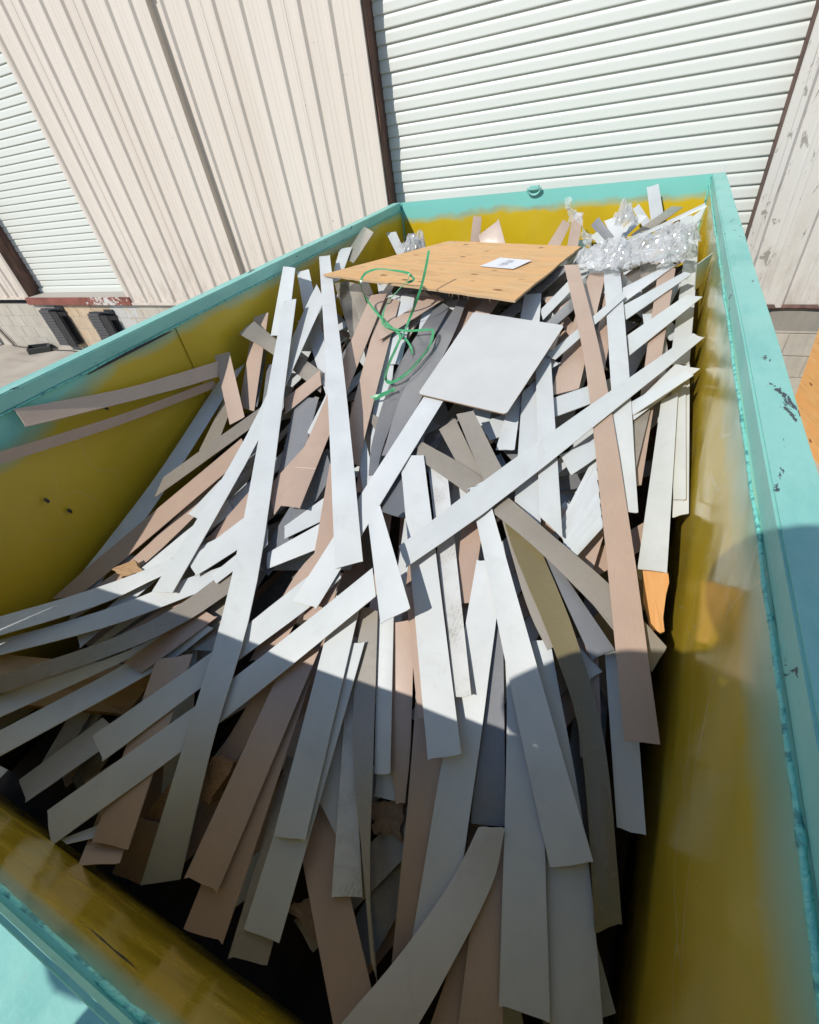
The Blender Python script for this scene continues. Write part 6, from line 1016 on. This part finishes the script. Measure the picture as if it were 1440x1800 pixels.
# ------------------------------------------------------------------ the photographer, standing on the loading platform behind the near wall
def T(x, y, z): return Vector((x, y, H + z))
plat = empty('loading_platform', (-.6, -1.5, 0), 'concrete loading platform behind the near end of the dumpster', 'platform')
boxo('platform_slab', (-3.2, 2.2, -3.2, -.34, 1.0, 1.15), M['yard'], plat, .01); boxo('platform_wall', (-3.15, 2.15, -3.15, -.39, 0, .998), M['block'], plat)
pn = bpy.data.objects.new('person', None); pn.location = (-.12, -.5, 1.15); col.objects.link(pn)
tag(pn, 'person in a brimmed hat and dark shirt holding up a phone beside the near wall', 'person')
def skin(name, verts, edges, mat, root=0, sub=2):
    me = bpy.data.meshes.new(name); me.from_pydata([T(*v[:3]) - pn.location for v in verts], [], [])
    me.edges.add(len(edges)); me.edges.foreach_set('vertices', [i for e in edges for i in e]); me.update()
    o = bpy.data.objects.new(name, me); col.objects.link(o); o.parent = pn
    md = o.modifiers.new('skin', 'SKIN'); md.use_smooth_shade = True
    for i, v in enumerate(verts):
        r = v[3]; sv = me.skin_vertices[0].data[i]; sv.radius = (r, r) if not isinstance(r, tuple) else r; sv.use_root = (i == root)
    s = o.modifiers.new('sub', 'SUBSURF'); s.levels = sub; s.render_levels = sub
    me.materials.append(mat); return o
M['skin'] = NT('skin').out((.50, .31, .22), .5); M['shirt'] = NT('navy_cloth').out((.05, .06, .09), .8); M['jeans'] = NT('jeans_cloth').out((.07, .09, .14), .85)
M['straw'] = NT('straw_hat').out((.48, .38, .22), .8); M['hair'] = NT('dark_hair').out((.03, .02, .015), .6)
bv = []; be = []
def V(x, y, z, r, p=None):
    bv.append((x, y, z, r)); i = len(bv) - 1
    if p is not None: be.append((p, i))
    return i
pel = V(-.12, -.52, -.42, .13); sp1 = V(-.12, -.50, -.22, .125, pel); ch = V(-.12, -.46, -.02, .14, sp1); nb = V(-.12, -.43, .12, .07, ch); nk = V(-.12, -.40, .19, .055, nb)
hd = V(-.12, -.37, .27, .085, nk); hd2 = V(-.12, -.36, .36, .095, hd); V(-.12, -.35, .43, .07, hd2); V(-.12, -.285, .275, .022, hd)
for s in (-1, 1):
    sh = V(-.12 + s * .19 - .08 * (s < 0), -.44, .09, .062, ch); el = V(-.12 + s * .38 - .09 * (s < 0), -.44, -.17, .048, sh); wr = V(s * .088, -.125, -.055, .027, el); hp = V(s * .060, -.075, -.035, .030, wr)
    for k in range(4):
        f1 = V(s * (.048 - .002 * k), -.045 + .002 * k, -.012 - .017 * k, .0095, hp); f2 = V(s * .030, -.034, -.010 - .017 * k, .0085, f1)
    V(s * .040, -.085, -.005, .011, hp)
    hi = V(-.12 + s * .10, -.52, -.50, .085, pel); kn = V(-.12 + s * .12, -.48, -.86, .058, hi); an = V(-.12 + s * .12, -.52, -1.19, .042, kn); V(-.12 + s * .13, -.40, -1.24, .034, an)
skin('body', bv, be, M['skin'])
sv_ = [(-.15, -.52, -.46, .17), (-.23, -.49, -.17, .21), (-.25, -.46, -.06, .28), (-.12, -.43, .10, .085)]; se = [(0, 1), (1, 2), (2, 3)]
for s in (-1, 1):
    i = len(sv_); sv_ += [(-.12 + s * .19 - .08 * (s < 0), -.44, .08, .10), (-.12 + s * .38 - .09 * (s < 0), -.44, -.17, .095), (-.12 + s * .27, -.25, -.08, .055)]; se += [(2, i), (i, i + 1), (i + 1, i + 2)]
sv_.append((-.45, -.455, -.12, .125)); se.append((1, len(sv_) - 1))
skin('shirt', sv_, se, M['shirt'])
tv = [(-.12, -.52, -.44, .15)]; te = []
for s in (-1, 1):
    i = len(tv); tv += [(-.12 + s * .10, -.52, -.52, .10), (-.12 + s * .12, -.48, -.86, .074), (-.12 + s * .12, -.52, -1.15, .062)]; te += [(0, i), (i, i + 1), (i + 1, i + 2)]
skin('trousers', tv, te, M['jeans'])
for s in (-1, 1):
    skin('shoe', [(-.12 + s * .12, -.56, -1.235, .038), (-.12 + s * .125, -.48, -1.235, .040), (-.12 + s * .135, -.36, -1.24, .034)], [(0, 1), (1, 2)], M['steel'])
hc = T(-.12, -.345, .385) - pn.location; bm = bmesh.new(); pr = [(.0, .13), (.055, .125), (.092, .095), (.104, .03), (.106, .0), (.15, -.008), (.175, -.016), (.175, -.020), (.104, -.008)]
rings = [[bm.verts.new(hc + Vector((r * math.cos(a * math.pi / 14), r * math.sin(a * math.pi / 14), z))) for a in range(28)] for r, z in pr[1:]]
tp = bm.verts.new(hc + Vector((0, 0, pr[0][1])))
for a in range(28): bm.faces.new((tp, rings[0][a], rings[0][(a + 1) % 28]))
for p, q in zip(rings[:-1], rings[1:]):
    for a in range(28): bm.faces.new((p[a], q[a], q[(a + 1) % 28], p[(a + 1) % 28]))
bmesh.ops.recalc_face_normals(bm, faces=bm.faces)
o = obj('hat', bm, M['straw'], shift=(0, 0, 0), smooth=True); o.parent = pn
bm = bmesh.new(); bmesh.ops.create_uvsphere(bm, u_segments=16, v_segments=10, radius=.1)
for v in bm.verts: v.co = Vector((v.co.x * 1.02, v.co.y * 1.05 - .02, v.co.z * 1.15)) + T(-.12, -.375, .335) - pn.location
o = obj('hair', bm, M['hair'], shift=(0, 0, 0), smooth=True); o.parent = pn
bm = bmesh.new()
for s in (-1, 1): bmesh.ops.create_uvsphere(bm, u_segments=8, v_segments=6, radius=.012, matrix=Matrix.Translation(T(-.12 + s * .034, -.287, .315) - pn.location))
o = obj('eyes', bm, M['pvc'], shift=(0, 0, 0), smooth=True); o.parent = pn
# the phone, just behind the lens and square to the line of sight
bm = bmesh.new(); box(bm, -.037, .037, -.128, .022, .012, .020, .003)
ph = obj('phone', bm, M['steel']); ph.matrix_world = cam.matrix_world.copy(); tag(ph, 'dark phone held up in both hands of the person in the hat', 'phone')
